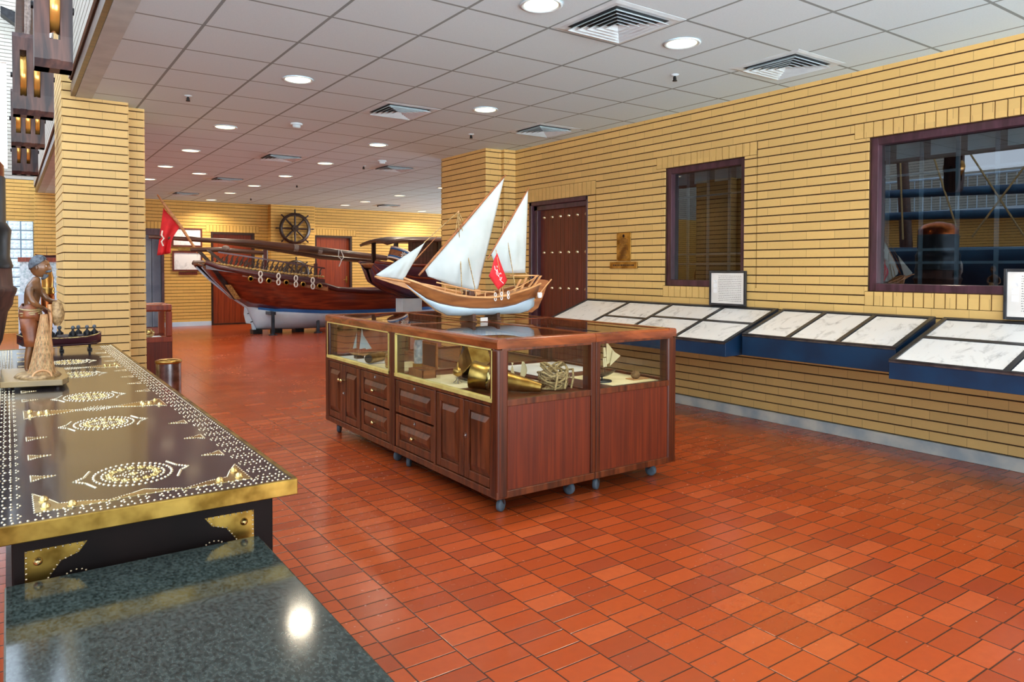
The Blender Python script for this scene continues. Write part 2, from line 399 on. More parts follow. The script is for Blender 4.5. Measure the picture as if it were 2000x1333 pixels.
# ------------------------------------------------------------------ the room shell
def coursed(mb, axis, face, out, a0, a1, z0, z1, holes=(), pitch=CP, phase=CZ, back=.06, gap=.0105, groove=.012, bi=0, mi=1, inset=0.0125):
    """wall in bricks: axis 'y' = runs along Y at x=face; out = sign of the outward normal; holes (a0,a1,z0,z1)"""
    def bx(a, b, za, zb, d0, d1, m):
        lo, hi = sorted((face - out * d0, face - out * d1))
        if axis == 'y': mb.box(lo, hi, a, b, za, zb, m)
        else: mb.box(a, b, lo, hi, za, zb, m)
    def cut(za, zb):
        segs = [(a0, a1)]
        for h in holes:
            if h[2] < zb - 1e-4 and h[3] > za + 1e-4:
                ns = []
                for s in segs:
                    if h[1] <= s[0] or h[0] >= s[1]: ns.append(s); continue
                    if h[0] > s[0]: ns.append((s[0], h[0]))
                    if h[1] < s[1]: ns.append((h[1], s[1]))
                segs = ns
        return segs
    k = math.floor((z0 - phase) / pitch)
    while phase + k * pitch < z1:
        za = max(z0, phase + k * pitch + gap / 2); zb = min(z1, phase + (k + 1) * pitch - gap / 2)
        if zb - za > .004:
            # split vertically at hole borders so partial courses stay right
            cutz = sorted({za, zb} | {z for h in holes for z in (h[2], h[3]) if za < z < zb})
            for p, q in zip(cutz, cutz[1:]):
                for s in cut(p, q):
                    if s[1] - s[0] > .004: bx(s[0], s[1], p, q, 0, groove, bi)
        k += 1
    zs = sorted({z0, z1} | {z for h in holes for z in (h[2], h[3]) if z0 < z < z1})
    for p, q in zip(zs, zs[1:]):
        for s in cut(p, q):
            e0 = s[0] + (inset if abs(s[0] - a0) < 1e-6 else 0); e1 = s[1] - (inset if abs(s[1] - a1) < 1e-6 else 0)
            if e1 - e0 > .002: bx(e0, e1, p, q, groove, back, mi)
def soldier(mb, axis, face, out, a0, a1, z0, z1, step=CP, gap=.008, groove=.012, back=.06, proud=.0):
    n = max(1, round((a1 - a0) / step)); w = (a1 - a0) / n
    def bx(a, b, za, zb, d0, d1, m):
        lo, hi = sorted((face - out * d0, face - out * d1))
        if axis == 'y': mb.box(lo, hi, a, b, za, zb, m)
        else: mb.box(a, b, lo, hi, za, zb, m)
    for i in range(n): bx(a0 + i * w + gap / 2, a0 + (i + 1) * w - gap / 2, z0 + gap / 2, z1 - gap / 2, -proud, groove, 0)
    bx(a0, a1, z0, z1, groove, back, 1)

struct(MB().box(-10, 13.5, -2.8, YB + .3, -.12, 0), 'floor', 'floor_tile', 'red clay tile floor laid in long rows', 'floor')
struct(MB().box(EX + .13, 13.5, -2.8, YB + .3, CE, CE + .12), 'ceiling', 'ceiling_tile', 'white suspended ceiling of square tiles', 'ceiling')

# openings in the right wall: (y0, y1, z0, z1)
W1 = (4.051, 4.992, 1.152, 2.317); W2 = (.95, 2.930, 1.151, 2.316); D1 = (6.15, 7.26, 0, 2.148)
SH = .112
mb = MB()
holes = []
for w in (W1, W2):
    holes += [(w[0] - .125, w[1] + .115, w[3], w[3] + SH + .008), (w[0] - .02, w[1] + .02, w[2] - SH, w[2]), (w[0], w[1], w[2], w[3]), (w[0] - .135, w[0] - .125, w[2], w[3] + SH)]
holes += [(D1[0] - .125, D1[1] + .03, D1[3], D1[3] + .16), D1, (D1[0] - .135, D1[0] - .125, 0, D1[3] + .16)]
coursed(mb, 'y', WX, -1, -2.7, 7.75, .09, CE + .02, holes, back=.14)
for w in (W1, W2):
    soldier(mb, 'y', WX, -1, w[0] - .125, w[1] + .115, w[3], w[3] + SH + .008, back=.14)
    soldier(mb, 'y', WX, -1, w[0] - .02, w[1] + .02, w[2] - SH, w[2], back=.14)
    mb.box(WX + .012, WX + .14, w[0] - .135, w[0] - .125, w[2], w[3] + SH, 1)
soldier(mb, 'y', WX, -1, D1[0] - .125, D1[1] + .03, D1[3], D1[3] + .16, back=.14)
mb.box(WX + .012, WX + .14, D1[0] - .135, D1[0] - .125, .09, D1[3] + .16, 1)
struct(mb, 'wall_right', ['brick_right', 'mortar'], 'yellow brick wall with dark course joints on the right', 'wall')
struct(MB().box(WX - .012, WX + .1, -2.7, D1[0], 0, .088), 'baseboard_right', 'plaster', 'worn grey plaster skirting of the right wall', 'baseboard', bevel=.004)

# brick pier where the right wall ends, and the room behind it
mb = MB()
coursed(mb, 'x', 7.56, -1, 5.205, WX + .01, 0, CE + .02, back=.3)
coursed(mb, 'y', 5.205, -1, 7.5725, 7.62, 0, CE + .02, back=.1)
coursed(mb, 'x', 7.62, -1, 4.965, 5.215, 0, CE + .02, back=.3)
coursed(mb, 'y', 4.965, -1, 7.6325, 8.75, 0, CE + .02, back=.1, inset=0)
mb.box(5.06, WX + .14, 7.85, 8.75, 0, CE + .01, 1)
coursed(mb, 'x', 8.75, 1, 4.965, WX + .14, 0, CE + .02, back=.06)
struct(mb, 'wall_pier', ['brick_right', 'mortar'], 'yellow brick pier beside the studded door', 'wall')
mb = MB(); coursed(mb, 'y', 12.6, -1, 7.7, YB, 0, CE + .02, [(9.5, 12.6, .3, 2.6), (13.2, 16.6, .3, 2.6)]); coursed(mb, 'x', 8.75, 1, WX + .1, 12.7, 0, CE + .02)  # unseen openings added to brighten the far ceiling
struct(mb, 'wall_far_right', ['brick_back', 'mortar'])

# the big left pillar
mb = MB()
coursed(mb, 'x', 7.47, -1, .405, .932, 0, CE + .9, pitch=.0754, phase=1.753 - .0754 * 24, back=.1)
coursed(mb, 'y', .405, -1, 7.4825, 8.60, 0, CE + .9, pitch=.0754, phase=1.753 - .0754 * 24, back=.1, inset=0)
coursed(mb, 'x', 7.68, -1, .932, 1.095, 0, CE + .01, pitch=.0754, phase=1.753 - .0754 * 24, back=.1)
coursed(mb, 'y', .932, 1, 7.4825, 7.68, 0, CE + .01, pitch=.0754, phase=1.753 - .0754 * 24, back=.1, inset=0)
coursed(mb, 'y', 1.095, 1, 7.6925, 8.4, 0, CE + .01, pitch=.0754, phase=1.753 - .0754 * 24, back=.1, inset=0)
mb.box(.5, .84, 7.56, 8.6, 0, CE + .9, 1); mb.box(.84, 1.0, 7.76, 8.4, 0, CE, 1)
struct(mb, 'wall_pillar', ['brick_left', 'mortar'], 'tall yellow brick pillar at the end of the brass-studded chest', 'wall')

# back wall with two doors, an opening and a pilaster
D2 = (3.85, 4.84, 0, 2.155); D3 = (6.31, 7.30, 0, 2.150); D4 = (1.75, 2.86, 0, 2.19)
mb = MB()
hs = [D2, D3, D4] + [(d[0] - .1, d[1] + .1, d[3], d[3] + .16) for d in (D2, D3, D4)]
coursed(mb, 'x', YB, -1, EX, 12.6, .1, CE + .02, hs, back=.2)
for d in (D2, D3, D4): soldier(mb, 'x', YB, -1, d[0] - .1, d[1] + .1, d[3], d[3] + .16, back=.2)
coursed(mb, 'x', YB - .25, -1, 5.15, 6.225, .1, CE + .02, back=.25)
coursed(mb, 'y', 5.15, -1, YB - .2375, YB, .1, CE + .02, back=.05)
struct(mb, 'wall_back', ['brick_back', 'mortar'], 'far yellow brick wall with pilaster behind the ship models', 'wall')
mb = MB()
for a, b in ((D4[1], D2[0]), (D2[1], D3[0]), (D3[1], 12.6)): mb.box(a, b, YB - .015, YB + .05, 0, .1)
mb.box(5.14, 6.235, YB - .265, YB, 0, .1)
struct(mb, 'baseboard_back', 'white_paint', 'pale skirting of the far wall', 'baseboard')

# atrium beyond the ceiling edge
mb = MB()
GB = (-.42, .44, .75, 2.26)
coursed(mb, 'x', YB, -1, -10, EX, 0, 3.1, [GB], back=.1); 
coursed(mb, 'x', YB - .12, -1, .455, EX + .35, 0, CE + .0, back=.12)
struct(mb, 'wall_atrium_end', ['brick_back', 'mortar'], 'brick end wall of the atrium with the glass-block window', 'wall')
mb = MB(); coursed(mb, 'x', YB, -1, -10, EX, 3.1, 7.5, [(-.8, .02, 3.3, 5.4)], back=.1)
struct(mb, 'wall_atrium_upper', ['brick_pale', 'mortar'], 'pale upper brick wall of the atrium', 'wall')
mb = MB(); coursed(mb, 'y', -9.8, 1, -2.7, YB, 0, 2.9, [(-2.0, 1.5, .3, 2.8)], back=.1);  # low unseen opening added to let light up to the ceiling
struct(mb, 'wall_left', ['brick_back', 'mortar'])
mb = MB(); coursed(mb, 'y', -9.8, 1, -2.7, YB, 2.9, 7.5, [(-2, -.5, 3.9, 5.6), (2, 4, 3.9, 5.6), (7, 9, 3.9, 5.6), (12, 14, 3.9, 5.6)], back=.1)
struct(mb, 'wall_left_upper', ['brick_pale', 'mortar'])
mb = MB(); coursed(mb, 'x', -2.6, 1, -10, 13.5, 0, 7.5, [(-9.3, -.4, .3, 6.6), (.3, 5.3, .1, 2.78)], back=.1)  # unseen openings, placed and sized to throw light up on the ceiling
struct(mb, 'wall_front', ['brick_back', 'mortar'])
# mezzanine edge: soffit strip, fascia and pale brick above
struct(MB().box(EX + .002, EX + .13, -2.7, YB - .15, CE - .004, CE + .10), 'trim_1', 'soffit', 'white soffit strip along the ceiling edge', 'trim')
struct(MB().box(EX - .035, EX, -2.7, YB - .15, CE, CE + .10), 'trim_2', 'spar_wood', 'brown edge strip of the mezzanine', 'trim')
mb = MB(); coursed(mb, 'y', EX - .06, -1, -2.7, YB - .15, CE + .10, CE + 1.2, [(7.3, 8.7, CE, CE + 2)], back=.15)
struct(mb, 'wall_mezzanine', ['brick_pale', 'mortar'], 'pale brick parapet above the ceiling edge', 'wall')

# ------------------------------------------------------------------ doors and windows
def door_right():
    y0, y1, zz = D1[0], D1[1], D1[3]
    r = sthing('door_1', 'dark maroon plank door with three rows of brass studs', (WX, (y0 + y1) / 2, 0))
    m = MB()      # jambs step inwards
    m.box(WX - .006, WX + .10, y1 - .055, y1, 0, zz); m.box(WX - .006, WX + .10, y0, y0 + .03, 0, zz); m.box(WX - .006, WX + .10, y0, y1, zz - .05, zz)
    m.box(WX + .03, WX + .135, y1 - .13, y1 - .055, 0, zz - .05); m.box(WX + .03, WX + .135, y0 + .03, y0 + .05, 0, zz - .05); m.box(WX + .03, WX + .135, y0 + .03, y1 - .05, zz - .11, zz - .05)
    m.build('door_frame', 'purple_frame', r, bevel=.006)
    leaf = MB(); n = 12; a, b = y0 + .05, y1 - .13; w = (b - a) / n
    for i in range(n): leaf.box(WX + .085, WX + .13, a + i * w + .0015, a + (i + 1) * w - .0015, 0.01, zz - .11)
    leaf.box(WX + .09, WX + .128, a, b, .01, zz - .11)
    lf = leaf.build('door_leaf', 'door_wood', r)
    for z in (1.95, 1.515, 1.08, .645):
        for i in range(6):
            MB().dome((WX + .085, a + .07 + i * (b - a - .14) / 5, z), .024, .018, 10, 0, '-x').build('stud', 'stud_brass', lf)
door_right()
def window(name, w, label):
    r = sthing(name, label, (WX + .08, (w[0] + w[1]) / 2, w[2]))
    y0, y1, z0, z1 = w; m = MB(); t = .058
    m.box(WX + .03, WX + .13, y1 - t, y1, z0, z1); m.box(WX + .03, WX + .13, y0, y0 + t, z0, z1); m.box(WX + .03, WX + .13, y0 + t, y1 - t, z1 - t, z1); m.box(WX + .01, WX + .13, y0 + t, y1 - t, z0, z0 + t)
    m.build('window_frame', 'purple_frame', r, bevel=.004)
    MB().box(WX + .085, WX + .091, y0 + t, y1 - t, z0 + t, z1 - t).build('pane', 'glass_window', r)
window('window_1', W1, 'smaller window of the right wall in a purple wooden frame')
window('window_2', W2, 'wide window of the right wall in a purple wooden frame')
# grille bars and the dark room behind both windows
def grille(w, label, step):
    m = MB(); x = WX + .42
    y = w[0] - .3
    while y < w[1] + .6:
        m.box(x, x + .012, y, y + .028, .6, 2.9); y += step
    for z in (.95, 1.36, 1.46, 2.05): m.box(x - .004, x, w[0] - .4, w[1] + .7, z, z + .02)
    o = m.build('window_grille', 'grille_paint'); tag(o, label, 'grille')
    m = MB()
    y = w[0] - .3
    while y < w[1] + .6: m.box(x + .05, x + .06, y + .04, y + step - .03, 2.2, 2.9); y += step
    o = m.build('window_blind', 'white_plastic'); tag(o, label.replace('metal grille', 'row of pale blinds'), 'blind')
grille(W1, 'metal grille seen through the smaller window beside the brass plaque', .26)
grille(W2, 'metal grille seen through the wide window at the right edge', .26)
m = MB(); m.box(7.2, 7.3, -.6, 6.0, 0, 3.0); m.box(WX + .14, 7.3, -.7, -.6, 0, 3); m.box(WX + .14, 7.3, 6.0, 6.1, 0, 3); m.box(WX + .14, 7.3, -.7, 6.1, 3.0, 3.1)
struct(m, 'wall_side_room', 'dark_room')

def back_door(name, d, label, handle_side=1):
    r = sthing(name, label, ((d[0] + d[1]) / 2, YB, 0)); x0, x1, _, z = d
    m = MB(); m.box(x0, x0 + .05, YB + .01, YB + .16, 0, z); m.box(x1 - .05, x1, YB + .01, YB + .16, 0, z); m.box(x0 + .05, x1 - .05, YB + .01, YB + .16, z - .05, z); m.box(x0, x1, YB - .02, YB + .16, 0, .03)
    m.build('door_frame', 'dark_wood', r)
    m = MB(); n = 7; w = (x1 - x0 - .1) / n
    for i in range(n): m.box(x0 + .05 + i * w + .002, x0 + .05 + (i + 1) * w - .002, YB + .10, YB + .14, .03, z - .05)
    m.box(x0 + .05, x1 - .05, YB + .105, YB + .138, .03, z - .05)
    lf = m.build('door_leaf', 'red_wood', r)
    hx = x1 - .12 if handle_side > 0 else x0 + .12
    MB().box(hx - .02, hx + .02, YB + .085, YB + .1, .95, 1.12).cyl((hx, YB + .09, 1.03), (hx, YB + .05, 1.03), .01).cyl((hx, YB + .05, 1.03), (hx - .1 * handle_side, YB + .05, 1.03), .009).build('handle', 'brass', lf)
back_door('door_2', D2, 'red-brown plank door behind the stern of the big ship model')
back_door('door_3', D3, 'red-brown plank door in the far wall right of the ship wheels')
r = sthing('door_4', 'grey double door under a purple lintel at the far left', (2.3, YB, 0))
m = MB(); m.box(D4[0], D4[1], YB - .02, YB + .1, 2.05, 2.19); m.box(D4[1] - .05, D4[1], YB - .02, YB + .1, 0, 2.05); m.box(D4[0], D4[0] + .05, YB - .02, YB + .1, 0, 2.05); m.build('door_frame', 'purple_frame', r)
for a, b in ((D4[0] + .05, 2.38), (2.39, 2.62), (2.63, D4[1] - .05)): MB().box(a, b, YB + .08, YB + .13, .01, 2.05).build('door_leaf', 'grey_door', r, bevel=.006)
MB().box(D4[0], D4[1], YB + .14, YB + .16, 0, 2.1).build('backing', 'grey_door', r)

# glass block window in the far left wall
r = sthing('window_3', 'tall glass-block window in the far brick wall', (0, YB, .75))
MB().box(GB[0], GB[1], YB + .01, YB + .02, GB[2], GB[3]).build('window_frame', 'grille_paint', r)
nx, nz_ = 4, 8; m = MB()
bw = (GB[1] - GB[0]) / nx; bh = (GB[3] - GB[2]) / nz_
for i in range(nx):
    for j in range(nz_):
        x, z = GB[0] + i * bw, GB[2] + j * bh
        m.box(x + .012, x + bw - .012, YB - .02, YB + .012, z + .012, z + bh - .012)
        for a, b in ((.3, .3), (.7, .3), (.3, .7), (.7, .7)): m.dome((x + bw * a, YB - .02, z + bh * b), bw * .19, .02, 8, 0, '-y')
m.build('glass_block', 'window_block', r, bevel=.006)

# ------------------------------------------------------------------ ceiling fixtures
def pos_word(k): return k
LIGHTS = [((2.544, 3.32), 'round downlight cut by the top edge of the photo, left of the largest vent'), ((3.747, 3.331), 'round downlight in the nearest tiles, right of the largest ceiling vent'),
 ((1.939, 5.748), 'round downlight above the left aisle, left of the middle vent'), ((3.768, 5.79), 'round downlight between the two vents above the sails'),
 ((1.943, 8.124), 'round downlight just beyond the pillar top, left of the white smoke detector'), ((3.757, 8.196), 'round downlight right of the white smoke detector in mid ceiling'),
 ((1.959, 10.0), 'third downlight of the left row counted from the pillar top'), ((3.788, 10.068), 'round downlight in mid ceiling just above the small slot vent'),
 ((1.954, 11.77), 'fourth downlight of the left row, close beside the pillar'), ((3.773, 11.84), 'middle downlight in the long row running towards the ship wheel'),
 ((2.544, 12.336), 'odd downlight set one tile right of the left row'), ((1.995, 13.62), 'farthest downlight of the left row, touching the pillar edge'),
 ((3.744, 13.565), 'downlight above and left of the ship wheel, third from the far wall'), ((3.701, 15.135), 'downlight second from the far wall above the stern of the big ship'),
 ((3.724, 16.9), 'downlight washing the far wall above the left door'), ((6.741, 11.8), 'downlight left of the brick pier, largest of the right-hand row'),
 ((6.702, 13.57), 'second downlight of the right-hand row behind the sails'), ((6.672, 15.27), 'third downlight of the right-hand row behind the sails'),
 ((6.658, 16.4), 'downlight washing the far wall right of the ship wheel'), ((8.993, 16.9), 'downlight washing the far wall over the canopied boat'), ((9.073, 15.35), 'downlight nearest the mast top of the white-sailed model')]
def make_light():
    r = thing('downlight', LIGHTS[0][1], 'ceiling light', (0, 0, CE), 'round ceiling downlights')
    m = MB(); m.lathe((0, 0, CE), [(.118, .001), (.125, -.006), (.112, -.010), (.100, -.004), (.098, .002)], 32, caps=False); m.build('trim_ring', 'white_plastic', r)
    MB().lathe((0, 0, CE), [(.099, -.0035), (.001, -.0075)], 32).build('diffuser', 'lamp_glow', r)
    return r
dl = make_light(); index_kids()
def lamp(x, y, k=1.0):
    d = bpy.data.lights.new('downlight_lamp', 'AREA'); d.shape = 'DISK'; d.size = .17; d.energy = LAMP_W * k; d.color = (1, .86, .66); d.spread = 2.5
    o = bpy.data.objects.new('downlight_lamp', d); COL.objects.link(o); o.location = (x, y, CE - .012)
for i, ((x, y), lb) in enumerate(LIGHTS):
    o = dl if i == 0 else dup(dl, (x, y, CE), lb)
    o.location = (x, y, CE); lamp(x, y, 1.0 if y < 16 else 2.2)
for x, y in ((1.94, 1.0), (3.75, 1.0)):
    o = dup(dl, (x, y, CE), 'round ceiling downlight behind the viewer'); lamp(x, y)

def make_vent():
    r = thing('ceiling_vent', '', 'ceiling vent', (0, 0, CE), 'square air diffusers in the ceiling')
    def ring(m, a, b, za, zb):
        P = [(-a, -a, za), (a, -a, za), (a, a, za), (-a, a, za)]; Q = [(-b, -b, zb), (b, -b, zb), (b, b, zb), (-b, b, zb)]
        v = [(p[0], p[1], CE + p[2]) for p in P + Q]; v += [(p[0], p[1], p[2] + .002) for p in v]
        f = []
        for k in range(4):
            k2 = (k + 1) % 4
            f += [(k, k2, 4 + k2, 4 + k), (8 + k, 8 + k2, 12 + k2, 12 + k), (k, k2, 8 + k2, 8 + k), (4 + k, 4 + k2, 12 + k2, 12 + k)]
        m.add(v, f)
    MB().box(-.22, .22, -.22, .22, CE - .0025, CE - .0005).build('backing', 'black_gap', r)
    m = MB(); ring(m, .295, .262, -.001, -.006); ring(m, .262, .222, -.006, -.002); m.build('frame', 'white_plastic', r)
    for k in range(5):
        a = .222 - k * .042; m = MB(); ring(m, a - .002, a - .034, -.026, -.003); m.build('louvre', 'white_plastic', r)
    return r
VENTS = [((3.127, 3.30), 'largest square vent at the top of the photo between two downlights'), ((4.80, 3.25), 'square vent close to the right wall above the two windows'), ((3.127, 6.32), 'square vent in mid ceiling left of the sails'),
 ((4.85, 6.28), 'square vent just above the brick pier'), ((3.10, 9.9), 'slim-looking vent beyond the smoke detector'), ((4.83, 9.95), 'vent beside the far white smoke detector'),
 ((3.10, 12.85), 'vent above the pictures of the far wall'), ((3.0, 15.8), 'farthest vent, above the red flag'), ((7.8, 12.8), 'dark vent touching the pier edge'), ((7.52, 15.8), 'faint vent near the far wall above the canopied boat')]
v0 = make_vent(); index_kids()
for i, ((x, y), lb) in enumerate(VENTS):
    o = v0 if i == 0 else dup(v0, (0, 0, 0)); o.location = (x, y, CE); o['label'] = lb
def make_spr():
    r = thing('sprinkler', '', 'sprinkler', (0, 0, CE), 'small sprinkler heads in the ceiling')
    MB().lathe((0, 0, CE), [(.035, 0), (.03, -.006), (.012, -.012)], 16).build('flange', 'white_plastic', r)
    MB().cyl((0, 0, CE - .01), (0, 0, CE - .045), .009).cyl((0, 0, CE - .045), (0, 0, CE - .05), .018).box(-.015, -.011, -.003, .003, CE - .05, CE - .02).box(.011, .015, -.003, .003, CE - .05, CE - .02).build('nozzle', 'iron', r)
    return r
s0 = make_spr(); index_kids()
for i, ((x, y), lb) in enumerate([((4.308, 3.9), 'sprinkler head nearest the right wall vent'), ((4.319, 6.93), 'sprinkler head left of the vent over the pier'), ((1.325, 6.85), 'sprinkler head beside the pillar top'), ((4.346, 9.98), 'sprinkler head left of the far smoke detector'),
    ((4.336, 12.94), 'tiny sprinkler head above the ship wheel'), ((4.339, 15.96), 'farthest sprinkler head left of the ship wheel'), ((7.237, 15.8), 'tiny sprinkler head right of the far downlights'), ((7.4, 12.2), 'sprinkler head beside the pier vent')]):
    o = s0 if i == 0 else dup(s0, (0, 0, 0)); o.location = (x, y, CE); o['label'] = lb
for (x, y), lb in (((2.512, 7.5), 'white round smoke detector right of the pillar downlight'), ((4.35, 9.35), 'white round smoke detector beside the far vent')):
    r = thing('smoke_detector', lb, 'smoke detector', (x, y, CE))
    MB().lathe((x, y, CE), [(.06, 0), (.062, -.012), (.05, -.018)], 20).build('base', 'white_plastic', r)
    MB().lathe((x, y, CE), [(.042, -.016), (.04, -.04), (.02, -.048)], 20).build('sensor', 'white_plastic', r)

# ------------------------------------------------------------------ right wall: plaque, panels, standing frames
r = thing('brass_plaque', 'tall engraved brass plaque on the right wall beside the studded door', 'plaque', (WX, 5.562, 1.55))
MB().box(WX - .012, WX, 5.459, 5.666, 1.402, 1.702).build('plate', 'brass', r, bevel=.002)
m = MB(); m.lathe((WX - .0125, 5.562, 1.668), [(.016, 0), (.016, -.0012), (.010, -.0012), (.010, 0)], 14, axis='x'); m.box(WX - .0135, WX - .012, 5.55, 5.574, 1.648, 1.652)
m.build('emblem', 'dark_wood', r)
m = MB(); rnd = random.Random(3)
for k in range(17):
    z = 1.635 - k * .0128; h = rnd.uniform(.03, .075)
    y = 5.562 - h
    while y < 5.562 + h: q = rnd.uniform(.006, .016); m.box(WX - .0128, WX - .0118, y, y + q, z, z + .005); y += q + .004
m.build('engraving', 'dark_wood', r)
r = thing('brass_name_plate', 'short wide brass plate under the tall plaque on the right wall', 'plaque', (WX, 5.563, 1.355))
MB().box(WX - .018, WX, 5.36, 5.767, 1.322, 1.392).build('plate', 'brass', r, bevel=.003)
m = MB(); y = 5.40
while y < 5.72: q = rnd.uniform(.01, .03); m.box(WX - .0187, WX - .0178, y, y + q, 1.348, 1.364); y += q + .006
m.build('engraving', 'dark_wood', r)

PH = [0]
def panel(label, y0, y1, dep, zf, cells, zb):
    """sloped display shelf: from the wall (z .975) out to x = WX-dep (z zf); cells = list of (y0,y1,t0,t1) with t from wall 0 to front 1"""
    zt = .972; xf = WX - dep; r = thing('photo_shelf', label, 'photo shelf', (WX, (y0 + y1) / 2, zb), 'blue sloped photograph panels along the right wall')
    def pt(t, y, h=0):
        L = math.hypot(dep, zt - zf); nx, nz = -(zt - zf) / L, dep / L
        return (WX - dep * t + nx * h, y, zt + (zf - zt) * t + nz * h)
    MB().prism([(WX - .001, y0, zb + .01), (xf, y0, zb), (xf, y0, zf), (WX - .001, y0, zt)], (0, y1 - y0, 0)).build('case', 'panel_blue', r, bevel=.003)
    e = .03; m = MB()
    def strip(ya, yb, ta, tb, h=.014):
        a, b, c, d = pt(ta, ya), pt(tb, ya), pt(tb, yb), pt(ta, yb); n = Vector(pt(0, 0, h)) - Vector(pt(0, 0, 0))
        m.prism([a, b, c, d], n)
    te = e / dep * .9
    strip(y0, y1, .004, te + .004); strip(y0, y1, 1 - te * .55, 1); strip(y0, y0 + e, te, 1 - te * .55); strip(y1 - e, y1, te, 1 - te * .55)
    for c in cells:   # dividers around each cell
        if c[0] > y0 + .05: strip(c[0] - .016, c[0] + .016, max(c[2], te), min(c[3], 1 - te * .55), .012)
        if c[3] < .95: strip(c[0] + .012, c[1] - .012, c[3] - .022, c[3] + .022, .011)
    m.build('rails', 'panel_rail', r)
    MB().box(xf - .004, xf + .002, y0, y1, zf - .006, zf + .004).build('front_edge', 'steel', r)
    for c in cells:
        ya, yb, ta, tb = c[0] + .022, c[1] - .022, max(c[2], te) + .02, min(c[3], 1 - te * .5) - .02
        m = MB(); n = Vector(pt(0, 0, .004)) - Vector(pt(0, 0, 0)); m.prism([pt(ta, ya, .001), pt(tb, ya, .001), pt(tb, yb, .001), pt(ta, yb, .001)], n)
        m.build('photograph', 'photo_%d' % (PH[0] % 16), r, label='black and white photograph'); PH[0] += 1
    return r
def yat(*v): return v
# column borders by where they meet the wall
panel('long blue photo panel under the smaller window, reaching to the studded door', 3.69, 6.13, .70, .722,
      [(3.69, 4.24, 0, .46), (3.69, 4.24, .46, 1), (4.24, 4.86, 0, .46), (4.24, 4.86, .46, 1), (4.86, 5.45, 0, .55), (4.86, 5.45, .55, 1), (5.45, 6.13, 0, 1)], .615)
panel('middle blue photo panel holding three tall photographs', 2.43, 3.645, .55, .786, [(2.43, 2.85, 0, 1), (2.85, 3.25, 0, 1), (3.25, 3.645, 0, 1)], .627)
panel('nearest blue photo panel, cut off by the right edge of the photo', .2, 2.372, .75, .727, [(1.72, 2.372, 0, .47), (1.72, 2.372, .47, 1), (1.0, 1.72, 0, .47), (1.0, 1.72, .47, 1), (.2, 1.0, 0, 1)], .615)

def info_frame(y0, y1, z0, z1, label):
    x = WX - .03; r = thing('info_frame', label, 'framed notice', (x, (y0 + y1) / 2, z0), 'framed notices standing on the photo panels')
    m = MB(); t = .02
    m.box(x - .012, x + .012, y0, y0 + t, z0, z1); m.box(x - .012, x + .012, y1 - t, y1, z0, z1); m.box(x - .012, x + .012, y0 + t, y1 - t, z0, z0 + t); m.box(x - .012, x + .012, y0 + t, y1 - t, z1 - t, z1)
    m.build('frame', 'panel_rail', r, bevel=.003)
    MB().box(x - .003, x + .006, y0 + t, y1 - t, z0 + t, z1 - t).build('sheet', 'paper_white', r)
    for k, (za, zb_) in enumerate(((.66, .73), (.5, .63), (.36, .48))):
        h = z1 - z0; MB().box(x - .0045, x - .003, y1 - .085, y1 - .045, z0 + h * za, z0 + h * zb_).build('picture', 'photo_%d' % (3 * k + 1), r)
    m = MB(); rn = random.Random(5)
    for k in range(15):
        z = z1 - .05 - k * .016; y = y0 + .05
        if z < z0 + .04: break
        while y < y1 - .10: q = rn.uniform(.006, .02); m.box(x - .0036, x - .003, y, min(y + q, y1 - .1), z, z + .0035); y += q + .005
    m.build('text', 'panel_rail', r)
info_frame(4.0, 4.40, .985, 1.302, 'framed notice standing below the smaller window')
info_frame(1.58, 2.0, .990, 1.322, 'framed notice cut off by the right edge of the photo')

# ------------------------------------------------------------------ far wall: pictures and ship wheels
def picture(x0, x1, z0, z1, k, label):
    r = thing('framed_picture', label, 'picture', ((x0 + x1) / 2, YB, z0))
    t = .035; m = MB(); y = YB
    m.box(x0, x0 + t, y - .03, y, z0, z1); m.box(x1 - t, x1, y - .03, y, z0, z1); m.box(x0 + t, x1 - t, y - .03, y, z0, z0 + t); m.box(x0 + t, x1 - t, y - .03, y, z1 - t, z1)
    m.build('frame', 'door_wood', r)
    MB().box(x0 + t, x1 - t, y - .015, y - .002, z0 + t, z1 - t).build('print', 'photo_%d' % k, r)
picture(3.02, 3.66, 1.80, 2.225, 4, 'upper framed print on the far wall behind the red flag')
picture(3.03, 3.66, 1.25, 1.70, 9, 'lower framed print on the far wall beside the stern carving')
tag(MB().box(3.16, 3.55, YB - .02, YB, 1.17, 1.235).build('caption_plate', 'door_wood'), 'dark plate under the lower framed print', 'plaque')
tag(MB().box(3.16, 3.50, YB - .02, YB, 1.722, 1.775).build('caption_plate', 'brass'), 'small plate under the upper framed print', 'plaque')
def wheel(cx_, cz_, R, label):
    r = thing('ship_helm', label, 'helm', (cx_, YB - .25, cz_), 'wooden ship wheels on the far pilaster'); y = YB - .31
    m = MB(); m.lathe((cx_, y, cz_), [(R * .66, -.03), (R * .80, -.03), (R * .80, .03), (R * .66, .03), (R * .66, -.03)], 36, axis='y', caps=False); m.build('rim', 'dark_wood', r)
    m = MB(); m.lathe((cx_, y, cz_), [(R * .17, -.045), (R * .17, .06)], 18, axis='y'); m.lathe((cx_, y, cz_), [(R * .07, -.06), (R * .07, -.04)], 12, axis='y'); m.build('hub', 'dark_wood', r)
    for k in range(8):
        a = k * PI / 4; c, s = math.cos(a), math.sin(a)
        P = [(cx_ + c * R * q, y, cz_ + s * R * q) for q in (.1, .4, .66, .82, .86, .93, 1.0)]
        MB().tube(P, [.02, .026, .02, .02, .014, .022, .012], 8).build('spoke', 'dark_wood', r)
    MB().cyl((cx_, y + .03, cz_), (cx_, YB - .25, cz_), .03).build('mount', 'iron', r)
wheel(5.71, 2.28, .47, 'upper dark ship wheel on the far pilaster')
